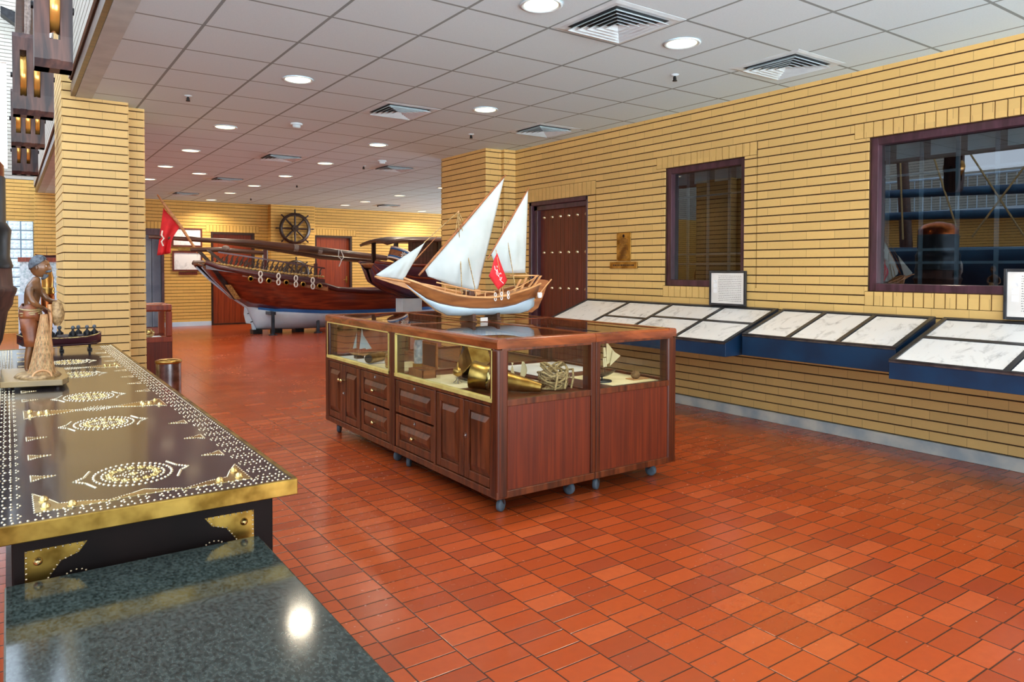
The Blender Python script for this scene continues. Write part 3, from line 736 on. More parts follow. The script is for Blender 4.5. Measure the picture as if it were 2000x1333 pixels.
wheel(5.735, 1.20, .40, 'lower dark ship wheel, half hidden by the big ship model')
# a bright white info board between door and wheels
tag(MB().box(5.02, 5.14, YB - .03, YB, .2, 1.75).build('white_panel', 'white_paint'), 'narrow pale panel beside the far pilaster', 'panel')

# ------------------------------------------------------------------ showcase island: four glazed cabinets on castors
def castor(x, y, parent, ang=0.4):
    r = MB(); c, s = math.cos(ang), math.sin(ang)
    r.box(x - .028, x + .028, y - .028, y + .028, .088, .10)
    for k in (-1, 1): r.prism([(x - c * .016 + k * -s * .016, y - s * .016 + k * c * .016, .088), (x + c * .022 + k * -s * .016, y + s * .022 + k * c * .016, .088), (x + c * .03 + k * -s * .016, y + s * .03 + k * c * .016, .036)], (k * -s * .003, k * c * .003, 0))
    o = r.build('castor', 'steel', parent)
    w = MB(); w.lathe((x + c * .02, y + s * .02, .036), [(.014, -.012), (.034, -.012), (.036, -.006), (.036, .006), (.034, .012), (.014, .012)], 20, axis=((-s, c, 0), (c, s, 0), (0, 0, 1))); w.build('wheel', 'rubber', o)
def raised(m, x, y0, y1, z0, z1):   # raised field on a -X facing panel at plane x
    e = .03
    m.box(x - .004, x, y0, y1, z0, z1)
    v = [(x - .004, y0, z0), (x - .004, y1, z0), (x - .004, y1, z1), (x - .004, y0, z1), (x - .018, y0 + e * .7, z0 + e), (x - .018, y1 - e * .7, z0 + e), (x - .018, y1 - e * .7, z1 - e), (x - .018, y0 + e * .7, z1 - e)]
    m.add(v, [(0, 1, 5, 4), (1, 2, 6, 5), (2, 3, 7, 6), (3, 0, 4, 7), (4, 5, 6, 7)])
def shutter(parent, name, x, y0, y1, z0, z1, knob=None, lock=None, pull=None):
    """frame-and-panel front facing -X"""
    m = MB(); st = min(.05, (y1 - y0) * .22)
    m.box(x, x + .02, y0, y0 + st, z0, z1); m.box(x, x + .02, y1 - st, y1, z0, z1); m.box(x, x + .02, y0 + st, y1 - st, z0, z0 + .05); m.box(x, x + .02, y0 + st, y1 - st, z1 - .05, z1)
    m.box(x + .012, x + .02, y0 + st, y1 - st, z0 + .05, z1 - .05)
    d = m.build(name, 'cab_wood', parent, bevel=.004)
    p = MB(); raised(p, x + .012, y0 + st + .012, y1 - st - .012, z0 + .062, z1 - .062); p.build('raised_panel', 'cab_wood', d)
    if knob:
        MB().lathe((x, knob[0], knob[1]), [(.008, 0), (.006, -.012), (.013, -.02), (.015, -.027), (.008, -.034)], 14, axis='x').build('knob', 'brass_bright', d)
    if lock:
        MB().box(x - .004, x, lock[0] - .009, lock[0] + .009, lock[1] - .012, lock[1] + .012).lathe((x - .004, lock[0], lock[1]), [(.006, 0), (.004, -.006)], 8, axis='x').build('lock', 'steel', d)
    return d
ZB, ZG0, ZG1, ZT = .10, .622, .89, .945
def cabinet(x0, x1, y0, y1, label, front, near_end, far_side=True):
    r = thing('display_cabinet', label, 'display cabinet', ((x0 + x1) / 2, (y0 + y1) / 2, 0), 'glass-topped showcase cabinets on castors')
    g = .0015; x0 += g; x1 -= g; y0 += g; y1 -= g; P = .05
    m = MB()    # carcass: base, shelf deck, panels, posts
    m.box(x0 + .022, x1 - .01, y0 + .012, y1 - .012, ZB + .02, ZB + .04)
    m.box(x0 + .022, x1 - .012, y0 + .014, y1 - .012, ZG0 - .035, ZG0 - .02)
    m.box(x0, x1, y0 + .0, y0 + .03, ZB, ZB + .04); m.box(x0, x1, y1 - .03, y1, ZB, ZB + .04); m.box(x0, x0 + .03, y0 + .03, y1 - .03, ZB, ZB + .04); m.box(x1 - .03, x1, y0 + .03, y1 - .03, ZB, ZB + .04)
    m.build('base_frame', 'cab_wood', r, bevel=.004)
    left, near = x0 < 2.5, y0 < 4
    for ix in (0, 1):
        for iy in (0, 1):
            wx = .075 if (ix == 0) == left else .034; wy = .075 if (iy == 0) == near else .034
            outer = wx > .05 and wy > .05
            xa = x0 if ix == 0 else x1 - wx; ya = y0 if iy == 0 else y1 - wy
            e = .0012; xl = xa - e * (ix == 0 and left); xr = xa + wx + e * (ix == 1 and not left); yl = ya - e * (iy == 0 and near); yr = ya + wy + e * (iy == 1 and not near)
            MB().box(xl, xr, yl, yr, ZB - .001 if outer else ZB + .04, ZG1 + .0038).build('corner_post', 'post_wood', r, bevel=.014 if outer else .003, seg=4)
    m = MB()
    m.box(x0 + .03, x1 - .03, y0 + .008, y0 + .02, ZB + .04, ZG0 - .035); m.box(x0 + .03, x1 - .03, y1 - .02, y1 - .008, ZB + .04, ZG0 - .035)
    m.box(x1 - .02, x1 - .008, y0 + P, y1 - P, ZB + .04, ZG0 - .035)
    m.build('side_panels', 'cab_panel', r)
    m = MB()
    for za, zb_ in ((ZG0 - .035, ZG0), (ZG1 - .01, ZG1 + .006)):
        m.box(x0 + .032, x1 - .032, y0, y0 + .03, za, zb_); m.box(x0 + .032, x1 - .032, y1 - .03, y1, za, zb_); m.box(x0, x0 + .03, y0 + .032, y1 - .032, za, zb_); m.box(x1 - .03, x1, y0 + .032, y1 - .032, za, zb_)
    m.build('rails', 'cab_wood', r, bevel=.003)
    t = .062; q = .018; zl = ZG1 + .004     # rounded outer mouldings, thin strips where the cabinets meet
    prof = [(0, zl), (0, ZT - q)] + [(q - q * math.cos(k * PI / 8), ZT - q + q * math.sin(k * PI / 8)) for k in range(1, 5)] + [(t, ZT), (t, zl)]
    m = MB()
    if left: m.prism([(x0 + d, y0, z) for d, z in prof], (0, y1 - y0, 0))
    else: m.prism([(x1 - d, y0, z) for d, z in prof], (0, y1 - y0, 0))
    xi0, xi1 = (x0 + t, x1) if left else (x0, x1 - t)
    if near: m.prism([(xi0, y0 + d, z) for d, z in prof], (xi1 - xi0, 0, 0))
    else: m.prism([(xi0, y1 - d, z) for d, z in prof], (xi1 - xi0, 0, 0))
    if left: m.box(x1 - .016, x1, y0 + t, y1, zl, ZT - .001)
    else: m.box(x0, x0 + .016, y0 + t, y1, zl, ZT - .001)
    if near: m.box(x0 + t, x1 - t, y1 - .016, y1, zl, ZT - .001)
    else: m.box(x0 + t, x1 - t, y0, y0 + .016, zl, ZT - .001)
    m.build('top_moulding', 'top_wood', r)
    gx0, gx1 = (x0 + t - .006, x1 - .012) if left else (x0 + .012, x1 - t + .006); gy0, gy1 = (y0 + t - .006, y1 - .012) if near else (y0 + .012, y1 - t + .006)
    MB().box(gx0, gx1, gy0, gy1, ZT - .010, ZT - .004).build('glass_top', 'glass', r)
    panes = [('glass_front', (x0 + .012, x0 + .017, y0 + P, y1 - P))] if x0 < 2.5 else [('glass_back', (x1 - .017, x1 - .012, y0 + P, y1 - P))]
    panes.append(('glass_end', (x0 + P, x1 - P, y0 + .012, y0 + .017)) if y0 < 4 else ('glass_end', (x0 + P, x1 - P, y1 - .017, y1 - .012)))
    for nm, b in panes:
        MB().box(*b, ZG0, ZG1 - .01).build(nm, 'glass', r)
    MB().box(x0 + .03, x1 - .03, y0 + .03, y1 - .03, ZG0 - .02, ZG0 - .012).build('shelf', 'cab_wood', r)
    if front:
        m = MB(); xx = x0 - .003; ya, yb = y0 + P - .004, y1 - P + .004
        m.box(xx, x0 + .012, ya, ya + .008, ZG0 - .012, ZG1 + .001); m.box(xx, x0 + .012, yb - .008, yb, ZG0 - .012, ZG1 + .001)
        m.box(xx, x0 + .012, ya, yb, ZG1 - .006, ZG1 + .001); m.box(xx - .004, x0 + .03, ya, yb, ZG0 - .014, ZG0 + .006)
        m.build('brass_trim', 'trim_brass', r)
        ymid = (y0 + y1) / 2 + .02
        m = MB(); m.box(x0 + .022, x0 + .027, ymid, y1 - P, ZG0, ZG1 - .01); m.build('sliding_glass', 'glass', r)
        zz0, zz1 = ZB + .045, ZG0 - .04; xf = x0 + .006
        st = MB()
        w = (y1 - y0 - .06) ; a = y0 + .03; b = y1 - .03
        if front == 'far':    # doors at far side, drawers near
            d = a + w * .44
            dr = (a + .01, d - .01); d1 = (d + .015, d + .015 + (b - d - .02) / 2 - .004); d2 = (d1[1] + .008, b)
        else:
            d = b - w * .46
            dr = (d + .01, b - .01); d2 = (a, a + (d - a - .015) / 2 - .004); d1 = (d2[1] + .008, d - .015)
        st.box(x0, x0 + .02, d - .008, d + .012, zz0 - .01, zz1 + .01)
        st.build('stile', 'cab_wood', r, bevel=.003)
        zm = (zz0 + zz1) / 2
        for za, zb_ in ((zz0, zm - .006), (zm + .006, zz1)):
            shutter(r, 'drawer', xf, dr[0], dr[1], za, zb_, None if (front != 'far' and za > zz0) else ((dr[0] + dr[1]) / 2 - .01, (za + zb_) / 2 - .01), ((dr[0] + dr[1]) / 2 - .01, zb_ - .024))
        if front == 'far':
            shutter(r, 'door', xf, d1[0], d1[1], zz0, zz1, (d1[1] - .02, zz1 - .12), (d1[1] - .02, zm)); shutter(r, 'door', xf, d2[0], d2[1], zz0, zz1, (d2[0] + .02, zz1 - .12))
        else:
            shutter(r, 'door', xf, d1[0], d1[1], zz0, zz1); shutter(r, 'door', xf, d2[0], d2[1], zz0, zz1, None, (d2[1] - .02, zm + .02))
        if near_end: pass
    for (x, y, a) in ((x0 + .075, y0 + .09, .5), (x1 - .09, y0 + .10, 1.9), (x0 + .075, y1 - .09, .9), (x1 - .09, y1 - .09, 2.4)): castor(x, y, r, a)
    return r
XA, XS, XB_ = 2.085, 2.772, 3.447; YA_, YS, YC = 3.088, 4.338, 5.555
cabinet(XA, XS, YA_, YS, 'display cabinet at the near left corner, brass horn and open box behind its glass', 'near', True)
cabinet(XS, XB_, YA_, YS, 'display cabinet at the near right corner with the small ship on a black stand', None, True)
cabinet(XA, XS, YS, YC, 'display cabinet at the far left corner with a white-sailed miniature inside', 'far', False)
cabinet(XS, XB_, YS, YC, 'display cabinet at the far right corner, mostly hidden behind the others', None, False)

# ------------------------------------------------------------------ ships
def lerp(a, b, t): return a + (b - a) * t
def hull_parts(parent, cy, st, wood_mat, bottom_mat, stripe=None, deck=True, rake=1):
    """st: stations (x, keel z, waterline z, sheer z, beam keel, beam waterline, beam sheer)"""
    def side(S, t):   # half width & height from keel (0) to waterline (1)
        x, kz, wz, sz, bk, bw, bs = S; return (lerp(bk, bw, math.sin(t * PI / 2) ** .9), lerp(kz, wz, t ** 1.5))
    def top(S, t):
        x, kz, wz, sz, bk, bw, bs = S; return (lerp(bw, bs, t ** .7), lerp(wz, sz, t))
    def skin(fn, n):
        m = MB()
        for sgn in (-1, 1):
            v = []
            for S in st:
                for i in range(n + 1):
                    b, z = fn(S, i / n); v.append((S[0], cy + sgn * b, z))
            f = [(a * (n + 1) + i, (a + 1) * (n + 1) + i, (a + 1) * (n + 1) + i + 1, a * (n + 1) + i + 1) for a in range(len(st) - 1) for i in range(n)]
            m.add(v, f, 0, True)
        return m
    T = (st[-1][0] - st[0][0]) * .006
    skin(top, 6).build('hull', wood_mat, parent, solid=T)
    skin(side, 6).build('hull_bottom', bottom_mat, parent, solid=T)
    if deck:
        m = MB(); v = []
        for S in st:
            b, z = top(S, .75); v += [(S[0], cy - b, z), (S[0], cy + b, z)]
        m.add(v, [(2 * i, 2 * i + 1, 2 * i + 3, 2 * i + 2) for i in range(len(st) - 1)]); m.build('deck', 'light_wood', parent, solid=T)
    if stripe:
        for sgn in (-1, 1):
            MB().tube([(S[0], cy + sgn * (lerp(S[5], S[6], 1) + T), S[3]) for S in st], T * 1.3, 6).build('gunwale', stripe, parent)
    return st
def interp(st, x):
    for a, b in zip(st, st[1:]):
        if a[0] <= x <= b[0]:
            t = (x - a[0]) / (b[0] - a[0]); return [lerp(p, q, t) for p, q in zip(a, b)]
    return st[-1]
def fender(parent, x, y, z, s, gap=.0):
    for dz in (s * .62, -s * .62):
        m = MB(); pts = [(x + .34 * s * math.cos(a), y, z + dz + .55 * s * math.sin(a)) for a in [2 * PI * k / 12 for k in range(12)]]
        m.tube(pts, s * .15, 6, closed=True); m.build('rope_loop', 'rope_white', parent)
def sail(parent, corners, cy, bulge, name='sail', n=10, seams=7):
    """corners: quad (x,z) A(tack low) B(head) C(clew) D(foot front) ; grid with belly towards -y"""
    A, B, C, D = corners
    def fn(u, v):
        x = lerp(lerp(D[0], C[0], u), lerp(A[0], B[0], u), v); z = lerp(lerp(D[1], C[1], u), lerp(A[1], B[1], u), v)
        w = math.sin(PI * u) * math.sin(PI * min(1, v * .9 + .1)); y = cy - bulge * w + .004 * math.sin(u * 20) * w
        return (x, y, z)
    return MB().grid(fn, 24, 14).build(name, 'sail', parent, solid=.003)

# --- the white-sailed dhow on top of the showcase island
DY = 4.335
r = thing('model_dhow', 'model dhow with three white sails and red flag on top of the cabinets', 'model ship', (2.78, DY, ZT))
st = [(2.165, 1.225, 1.228, 1.250, .002, .003, .010), (2.24, 1.165, 1.172, 1.222, .003, .010, .042), (2.33, 1.095, 1.110, 1.185, .004, .030, .085), (2.41, 1.035, 1.078, 1.158, .005, .06, .118), (2.50, .992, 1.058, 1.135, .006, .09, .142),
      (2.62, .985, 1.042, 1.118, .007, .115, .155), (2.76, .985, 1.036, 1.112, .008, .12, .158), (2.90, .985, 1.040, 1.124, .007, .112, .152), (3.02, .985, 1.055, 1.148, .006, .092, .140), (3.12, .985, 1.078, 1.170, .005, .065, .122), (3.20, 1.0, 1.09, 1.19, .004, .03, .10), (3.255, 1.03, 1.10, 1.205, .003, .012, .085)]
hull_parts(r, DY, st, 'ship_brown', 'white_paint', 'light_wood')
MB().prism([(3.24, DY - .09, 1.205), (3.24, DY + .09, 1.205), (3.26, DY + .02, 1.09), (3.26, DY - .02, 1.09)], (.012, 0, 0)).build('transom', 'ship_brown', r)
MB().prism([(3.175, DY - .006, .992), (3.24, DY - .006, .985), (3.30, DY - .006, 1.02), (3.345, DY - .006, 1.10), (3.40, DY - .006, 1.225), (3.36, DY - .006, 1.232), (3.30, DY - .006, 1.235), (3.25, DY - .006, 1.12)], (0, .012, 0)).build('rudder', 'ship_brown', r, bevel=.003)
MB().tube([(3.20, DY - .012, 1.03), (3.42, DY - .012, 1.235)], .006, 8).build('tiller_pole', 'light_wood', r)
MB().prism([(1.962, DY - .008, 1.262), (1.975, DY - .008, 1.250), (2.22, DY - .008, 1.172), (2.42, DY - .008, 1.02), (2.50, DY - .008, .985), (2.515, DY - .008, .992), (2.26, DY - .008, 1.20), (2.20, DY - .008, 1.245)], (0, .016, 0)).build('stem', 'light_wood', r, bevel=.002)
MB().tube([(1.955, DY - .02, 1.262), (2.32, DY - .02, 1.205), (2.62, DY - .02, 1.145)], [.006, .009, .009], 8).build('bowsprit', 'light_wood', r)
for nm, a, b, ra in (('mast', (2.62, DY, 1.06), (2.596, DY, 1.72), .009), ('mast', (2.945, DY, 1.06), (2.985, DY, 1.69), .007)): MB().cyl(a, b, ra, ra * .6, 10).build(nm, 'light_wood', r)
def yard(a, b, ra): MB().tube([a, tuple(lerp(p, q, .5) for p, q in zip(a, b)), b], [ra * .8, ra * 1.15, ra * .6], 8).build('yard', 'ship_brown', r)
yard((2.275, DY - .02, 1.268), (2.985, DY - .02, 1.998), .009); yard((2.83, DY - .02, 1.385), (3.196, DY - .02, 1.918), .007); yard((2.205, DY, 1.32), (2.425, DY, 1.535), .004)
sail(r, ((2.325, 1.305), (2.975, 1.985), (2.735, 1.128), (2.345, 1.262)), DY - .02, .06)
sail(r, ((2.855, 1.43), (3.188, 1.905), (3.165, 1.285), (2.925, 1.283)), DY - .02, .04)
sail(r, ((1.965, 1.272), (2.325, 1.49), (2.165, 1.238), (2.0, 1.262)), DY - .01, .03)
rg = MB()
for a, b in (((2.596, DY, 1.715), (2.325, DY, 1.49)), ((2.596, DY, 1.715), (2.55, DY - .13, 1.13)), ((2.596, DY, 1.715), (2.66, DY - .14, 1.13)), ((2.596, DY, 1.71), (2.56, DY - .02, 1.55)), ((2.60, DY, 1.71), (2.64, DY - .02, 1.62)), ((2.60, DY - .01, 1.70), (2.585, DY - .02, 1.58)), ((2.985, DY, 1.685), (2.95, DY - .02, 1.55)), ((2.985, DY, 1.685), (3.01, DY - .02, 1.64)), ((3.165, DY - .02, 1.29), (3.245, DY - .02, 1.20)), ((2.985, DY, 1.685), (3.0, DY - .13, 1.16))): rg.tube([a, b], .0034, 5)
rg.build('rigging', 'rope', r)
fl = MB().grid(lambda u, v: (2.815 + .125 * u - .06 * v + .0, DY - .12 + .008 * math.sin(5 * v + 3 * u), 1.41 - .26 * v + (.0) * u - .13 * u * (1 - v) - .03 * u), 8, 8)
f0_ = MB(); 
pf = [(2.838, 1.425), (2.93, 1.235), (2.855, 1.165), (2.765, 1.265)]
def flagpt(u, v): return (lerp(lerp(pf[0][0], pf[1][0], u), lerp(pf[3][0], pf[2][0], u), v), DY - .13 + .008 * math.sin(6 * v + 2 * u), lerp(lerp(pf[0][1], pf[1][1], u), lerp(pf[3][1], pf[2][1], u), v))
fo = MB().grid(flagpt, 8, 8).build('flag', 'red_cloth', r, solid=.0025)
m = MB()
for path in ([(.12, .45), (.2, .55), (.3, .5), (.35, .62)], [(.3, .42), (.42, .5), (.4, .62), (.5, .55)], [(.5, .4), (.52, .6), (.62, .5), (.68, .62)], [(.7, .38), (.72, .6), (.82, .55), (.92, .5)], [(.25, .3), (.3, .34)], [(.55, .3), (.6, .33)]):
    m.tube([(flagpt(u, v)[0], flagpt(u, v)[1] - .003, flagpt(u, v)[2]) for u, v in path], .0026, 5)
m.build('flag_lettering', 'white_cloth', fo)
MB().tube([(2.83, DY - .125, 1.45), (2.90, DY - .125, 1.12)], .003, 6).build('flag_staff', 'light_wood', r)
for x in (2.80, 2.852, 2.91): fender(r, x, DY - .165, 1.118 + (x - 2.8) * .1, .024)
for k in range(7): 
    x = 2.42 + k * .075; S = interp(st, x)
    MB().cyl((x, DY - S[6], S[3]), (x, DY - S[6], S[3] + .05), .004, .003, 6).build('stanchion', 'light_wood', r)
MB().tube([(2.36, DY - .11, 1.222), (2.62, DY - .155, 1.165), (2.80, DY - .16, 1.15)], .005, 6).build('rail', 'light_wood', r)
MB().tube([(2.92, DY - .155, 1.155), (3.02, DY - .15, 1.185), (3.22, DY - .10, 1.26)], .004, 6).build('rail', 'light_wood', r)
for a, b in (((3.0, 1.15), (3.06, 1.24)), ((3.06, 1.16), (3.11, 1.25)), ((3.13, 1.18), (3.21, 1.27)), ((3.17, 1.18), (3.245, 1.265))): MB().prism([(a[0], DY - .10, a[1]), (a[0] + .018, DY - .10, a[1]), (b[0] + .018, DY - .10, b[1]), (b[0], DY - .10, b[1])], (0, .01, 0)).build('stern_brace', 'light_wood', r)
MB().box(2.98, 3.24, DY - .09, DY + .09, 1.262, 1.270).build('poop_platform', 'light_wood', r)
MB().box(2.66, 2.72, DY - .05, DY + .05, 1.10, 1.16).build('hatch', 'spar_wood', r, bevel=.004)
MB().cyl((2.72, DY - .07, 1.15), (2.72, DY + .07, 1.15), .022, .022, 12).build('windlass', 'light_wood', r)
MB().lathe((3.225, DY - .12, 1.10), [(.012, 0), (.018, .01), (.018, .035), (.016, .04)], 12).build('bucket', 'white_cloth', r)
for x in (2.68, 2.885):
    MB().box(x - .016, x + .016, DY - .09, DY + .09, ZT, ZT + .018).prism([(x - .012, DY - .08, ZT + .018), (x - .012, DY - .03, ZT + .018), (x - .012, DY - .012, ZT + .04), (x - .012, DY - .08, ZT + .075)], (.024, 0, 0)).prism([(x - .012, DY + .08, ZT + .018), (x - .012, DY + .03, ZT + .018), (x - .012, DY + .012, ZT + .04), (x - .012, DY + .08, ZT + .075)], (.024, 0, 0)).box(x - .012, x + .012, DY - .03, DY + .03, ZT + .018, ZT + .041).build('stand_block', 'spar_wood', r)
MB().box(2.72, 2.78, DY - .100, DY - .094, ZT, ZT + .026).build('caption_card', 'paper_white', r)

# --- the big red-brown dhow on the floor in front of the far wall
AY = 14.75
r = thing('ship_model', 'large red-brown ship model with carved stern, long spars and white-blue bottom before the far doors', 'model ship', (5.5, AY, 0))
st = [(3.03, 1.34, 1.345, 1.43, .25, .30, .52), (3.25, 1.10, 1.105, 1.34, .18, .22, .58), (3.6, .775, .78, 1.27, .10, .14, .62), (3.92, .53, .56, 1.21, .02, .06, .66), (4.10, .10, .54, 1.17, .02, .12, .68), (4.4, .09, .50, 1.12, .02, .30, .70), (4.9, .08, .47, 1.04, .03, .55, .72),
      (5.22, .08, .45, .99, .03, .6, .73), (5.5, .08, .44, .90, .03, .62, .73), (6.2, .08, .43, .84, .03, .62, .73), (7.0, .09, .43, .84, .03, .55, .66), (7.8, .12, .44, .90, .02, .40, .54), (8.5, .25, .50, 1.02, .02, .2, .33), (9.0, .6, .66, 1.15, .01, .05, .12), (9.25, 1.0, 1.02, 1.25, .005, .01, .02)]
hull_parts(r, AY, st, 'ship_red', 'white_paint', 'ship_maroon')
b = MB()
for sgn in (-1, 1):
    v = []; 
    for S in st[4:13]: v += [(S[0], AY + sgn * (S[5] + .02), S[2] - .045), (S[0], AY + sgn * (S[5] + .03), S[2] + .02)]
    b.add(v, [(2 * i, 2 * i + 2, 2 * i + 3, 2 * i + 1) for i in range(8)])
b.build('waterline_stripe', 'blue_paint', r, solid=.01)
# carved transom, raked
m = MB(); m.add([(3.03, AY - .52, 1.45), (3.03, AY + .52, 1.45), (3.66, AY + .16, .72), (3.66, AY - .16, .72)], [(0, 1, 2, 3)]); m.build('transom', 'ship_maroon', r, solid=.05)
m = MB(); m.prism([(3.02, AY - .56, 1.45), (3.10, AY - .58, 1.43), (3.72, AY - .24, .73), (3.62, AY - .18, .70)], (0, -.03, 0)); m.build('transom_edge', 'dark_metal', r)
m = MB(); m.prism([(3.40, AY - .42, 1.0), (3.50, AY - .42, 1.0), (3.72, AY - .25, .72), (3.62, AY - .25, .72)], (0, -.06, 0)); m.build('carved_bracket', 'trim_carved', r)
m = MB()
for k in range(34):
    t = k / 33; x = lerp(3.03, 5.2, t); z = lerp(1.45, 1.16, t) - .03 * math.sin(t * PI); y = AY - lerp(.54, .74, t)
    m.ball((x, y - .03, z - .01), .036, 6, 0, (1.1, .6, .7))
m.build('carved_trim', 'trim_carved', r)
def band(nm, mat, off0, off1, x0=3.03, x1=5.25, out=.018):
    v = []; n = 10; m = MB()
    for i in range(n + 1):
        t = i / n; x = lerp(x0, x1, t); z = lerp(1.43, 1.13, t); y = AY - lerp(.54, .745, t) - out; v += [(x, y, z + off0), (x, y, z + off1)]
    m.add(v, [(2 * i, 2 * i + 2, 2 * i + 3, 2 * i + 1) for i in range(n)]); m.build(nm, mat, r, solid=.02)
band('upper_wale', 'ship_maroon', -.13, -.03)
band('gunport_strake', 'ship_brown', -.27, -.135, 3.68, 5.3, .055)
band('gallery_rail', 'ship_maroon', .175, .205, 3.25, 5.25)
for sy in (-1, 1):
    for k in range(20):
        t = (k + .5) / 20; x = lerp(3.35, 5.2, t); z = lerp(1.40, 1.13, t); y = AY + sy * (lerp(.56, .745, t) + .005)
        m = MB(); m.tube([(x - .035, y, z + .02), (x + .01, y, z + .08), (x - .0, y, z + .12), (x + .035, y, z + .18)], [.016, .024, .016, .012], 6); m.build('baluster', 'dark_wood', r)
for k in range(5):
    x = 3.80 + k * .33; S = interp(st, x); y = AY - S[6] - .075; z = lerp(1.115, .965, k / 4)
    m = MB(); m.lathe((x, y, z), [(.035, -.02), (.055, -.02), (.055, .02), (.035, .02), (.035, -.02)], 14, axis='y', caps=False); o = m.build('porthole', 'brass', r)
    MB().lathe((x, y - .004, z), [(.036, 0), (.001, 0)], 12, axis='y').build('port_glass', 'black_gap', o)
for k in range(4):
    x = 3.97 + k * .335; S = interp(st, x); fender(r, x, AY - S[6] - .11, lerp(1.15, 1.02, k / 3), .095)
MB().prism([(3.88, AY - .02, .62), (3.86, AY - .02, .40), (3.90, AY - .02, .22), (4.0, AY - .02, .20), (4.02, AY - .02, .08), (4.2, AY - .02, .08), (4.2, AY - .02, .58)], (0, .04, 0)).build('rudder', 'white_paint', r)
m = MB()
for z, dx in ((.43, 0), (.26, .06)): m.tube([(3.92 + dx, AY - .03, z - .02), (4.02 + dx, AY - .03, z), (4.12 + dx, AY - .03, z + .035)], .008, 5)
m.tube([(3.97, AY - .03, .47), (4.10, AY - .03, .19)], .006, 5)
m.build('rudder_hinge', 'iron', r)
# spars, posts, flagpole
MB().tube([(2.12, AY - .25, 1.885), (4.0, AY - .25, 1.82), (5.2, AY - .25, 1.70), (6.85, AY - .25, 1.545)], [.03, .06, .08, .06], 10).build('long_spar', 'spar_wood', r)
MB().tube([(2.8, AY - .05, 1.90), (4.2, AY - .12, 1.74), (5.4, AY - .12, 1.56), (6.75, AY - .12, 1.46)], [.03, .045, .05, .04], 10).build('long_spar', 'spar_wood', r)
MB().tube([(2.80, AY - .40, 1.66), (3.3, AY - .40, 1.67), (4.14, AY - .40, 1.62)], [.035, .05, .04], 10).build('short_spar', 'spar_wood', r)
for x, z0, z1 in ((4.16, 1.22, 1.68), (5.18, 1.08, 1.42)): MB().box(x - .03, x + .03, AY - .46, AY - .40, z0, z1).build('post', 'ship_maroon', r)
for x, z, y in ((4.82, 1.74, AY - .25), (5.32, 1.69, AY - .25)): MB().cyl((x - .04, y, z), (x + .05, y, z - .01), .078).build('spar_wrap', 'rope_grey', r)
MB().ball((3.42, AY - .42, 1.70), .07, 10, 0, (1.1, .8, .8)).build('rope_bundle', 'rope_grey', r)
m = MB(); m.tube([(5.72, AY - .33, 1.72), (5.70, AY - .35, 1.56), (5.78, AY - .33, 1.50), (5.72, AY - .33, 1.36)], .012, 6); m.tube([(5.76, AY - .33, 1.70), (5.82, AY - .35, 1.55), (5.76, AY - .33, 1.48)], .012, 6); m.build('spar_lashing', 'rope_white', r)
for a, b_ in (((2.90, 1.63), (3.18, 1.30)), ((3.05, 1.66), (3.36, 1.38)), ((2.86, 1.42), (3.15, 1.31))): MB().prism([(a[0], AY - .5, a[1]), (a[0] + .08, AY - .5, a[1] - .01), (b_[0] + .08, AY - .55, b_[1]), (b_[0], AY - .55, b_[1])], (0, .05, 0)).build('stern_davit', 'dark_wood', r)
MB().tube([(2.26, AY - .3, 2.66), (2.42, AY - .3, 2.42), (2.68, AY - .3, 2.05), (2.95, AY - .3, 1.60)], [.012, .03, .028, .02], 8).build('flagpole', 'light_wood', r)
def fp(u, v):
    x = lerp(2.36 + .27 * v, 2.29 + .16 * v ** .4, u); z = lerp(2.42 - .34 * v, 1.55 + .04 * v, u)
    if u > .0: x = lerp(2.36, 2.26, u) + v * lerp(.28, .20, u) * (1 - .55 * math.sin(PI * u) * .4)
    return (x, AY - .3 + .05 * math.sin(9 * v + 2 * u) * (.3 + u), z)
fl = MB().grid(fp, 12, 14).build('flag', 'red_cloth', r, solid=.012)
MB().tube([(2.33, AY - .36, 2.0), (2.31, AY - .38, 1.92), (2.35, AY - .38, 1.86), (2.31, AY - .38, 1.80), (2.34, AY - .38, 1.72)], .014, 6).build('flag_lettering', 'white_cloth', fl)
for x, y in ((4.27, 14.2), (5.2, 14.25), (6.6, 14.25)): MB().cyl((x, y, 0), (x, y, .46), .035).cyl((x, y, 0), (x, y, .02), .085).box(x - .05, x + .05, y - .03, y + .32, .40, .46).build('stand_post', 'dark_metal', r)
for x in (4.1, 4.5, 4.95, 5.8, 6.4, 7.2): MB().box(x - .09, x + .09, AY - .12, AY + .12, 0, .085).build('keel_block', 'iron', r)

# --- the dark canopied boat right of it, mostly behind the sails
BY = 12.75
r = thing('canopied_boat_model', 'dark maroon boat model with a curved canopy roof and striped barrel, behind the white sails', 'model ship', (6.8, BY, 0))
st = [(5.62, 1.30, 1.31, 1.44, .08, .16, .34), (5.70, 1.06, 1.08, 1.43, .06, .16, .42), (5.95, .90, .95, 1.40, .03, .18, .50), (6.35, .75, .79, 1.38, .02, .25, .56), (6.8, .58, .70, 1.37, .02, .34, .60), (7.4, .50, .66, 1.36, .02, .42, .62), (8.1, .48, .65, 1.36, .02, .42, .62), (8.7, .50, .68, 1.4, .02, .34, .52), (9.2, .62, .75, 1.48, .01, .16, .34), (9.5, .95, 1.0, 1.56, .005, .02, .08)]
hull_parts(r, BY, st, 'ship_purple', 'ship_maroon', 'ship_red')
m = MB()
for z in (.62, .25):
    v = []
    for S in st[:9]: zz = lerp(S[2], S[3], z); yy = lerp(S[5], S[6], z ** .7); v.append((S[0], BY - yy - .02, zz))
    m.tube(v, .022, 6)
m.build('wale', 'ship_red', r)
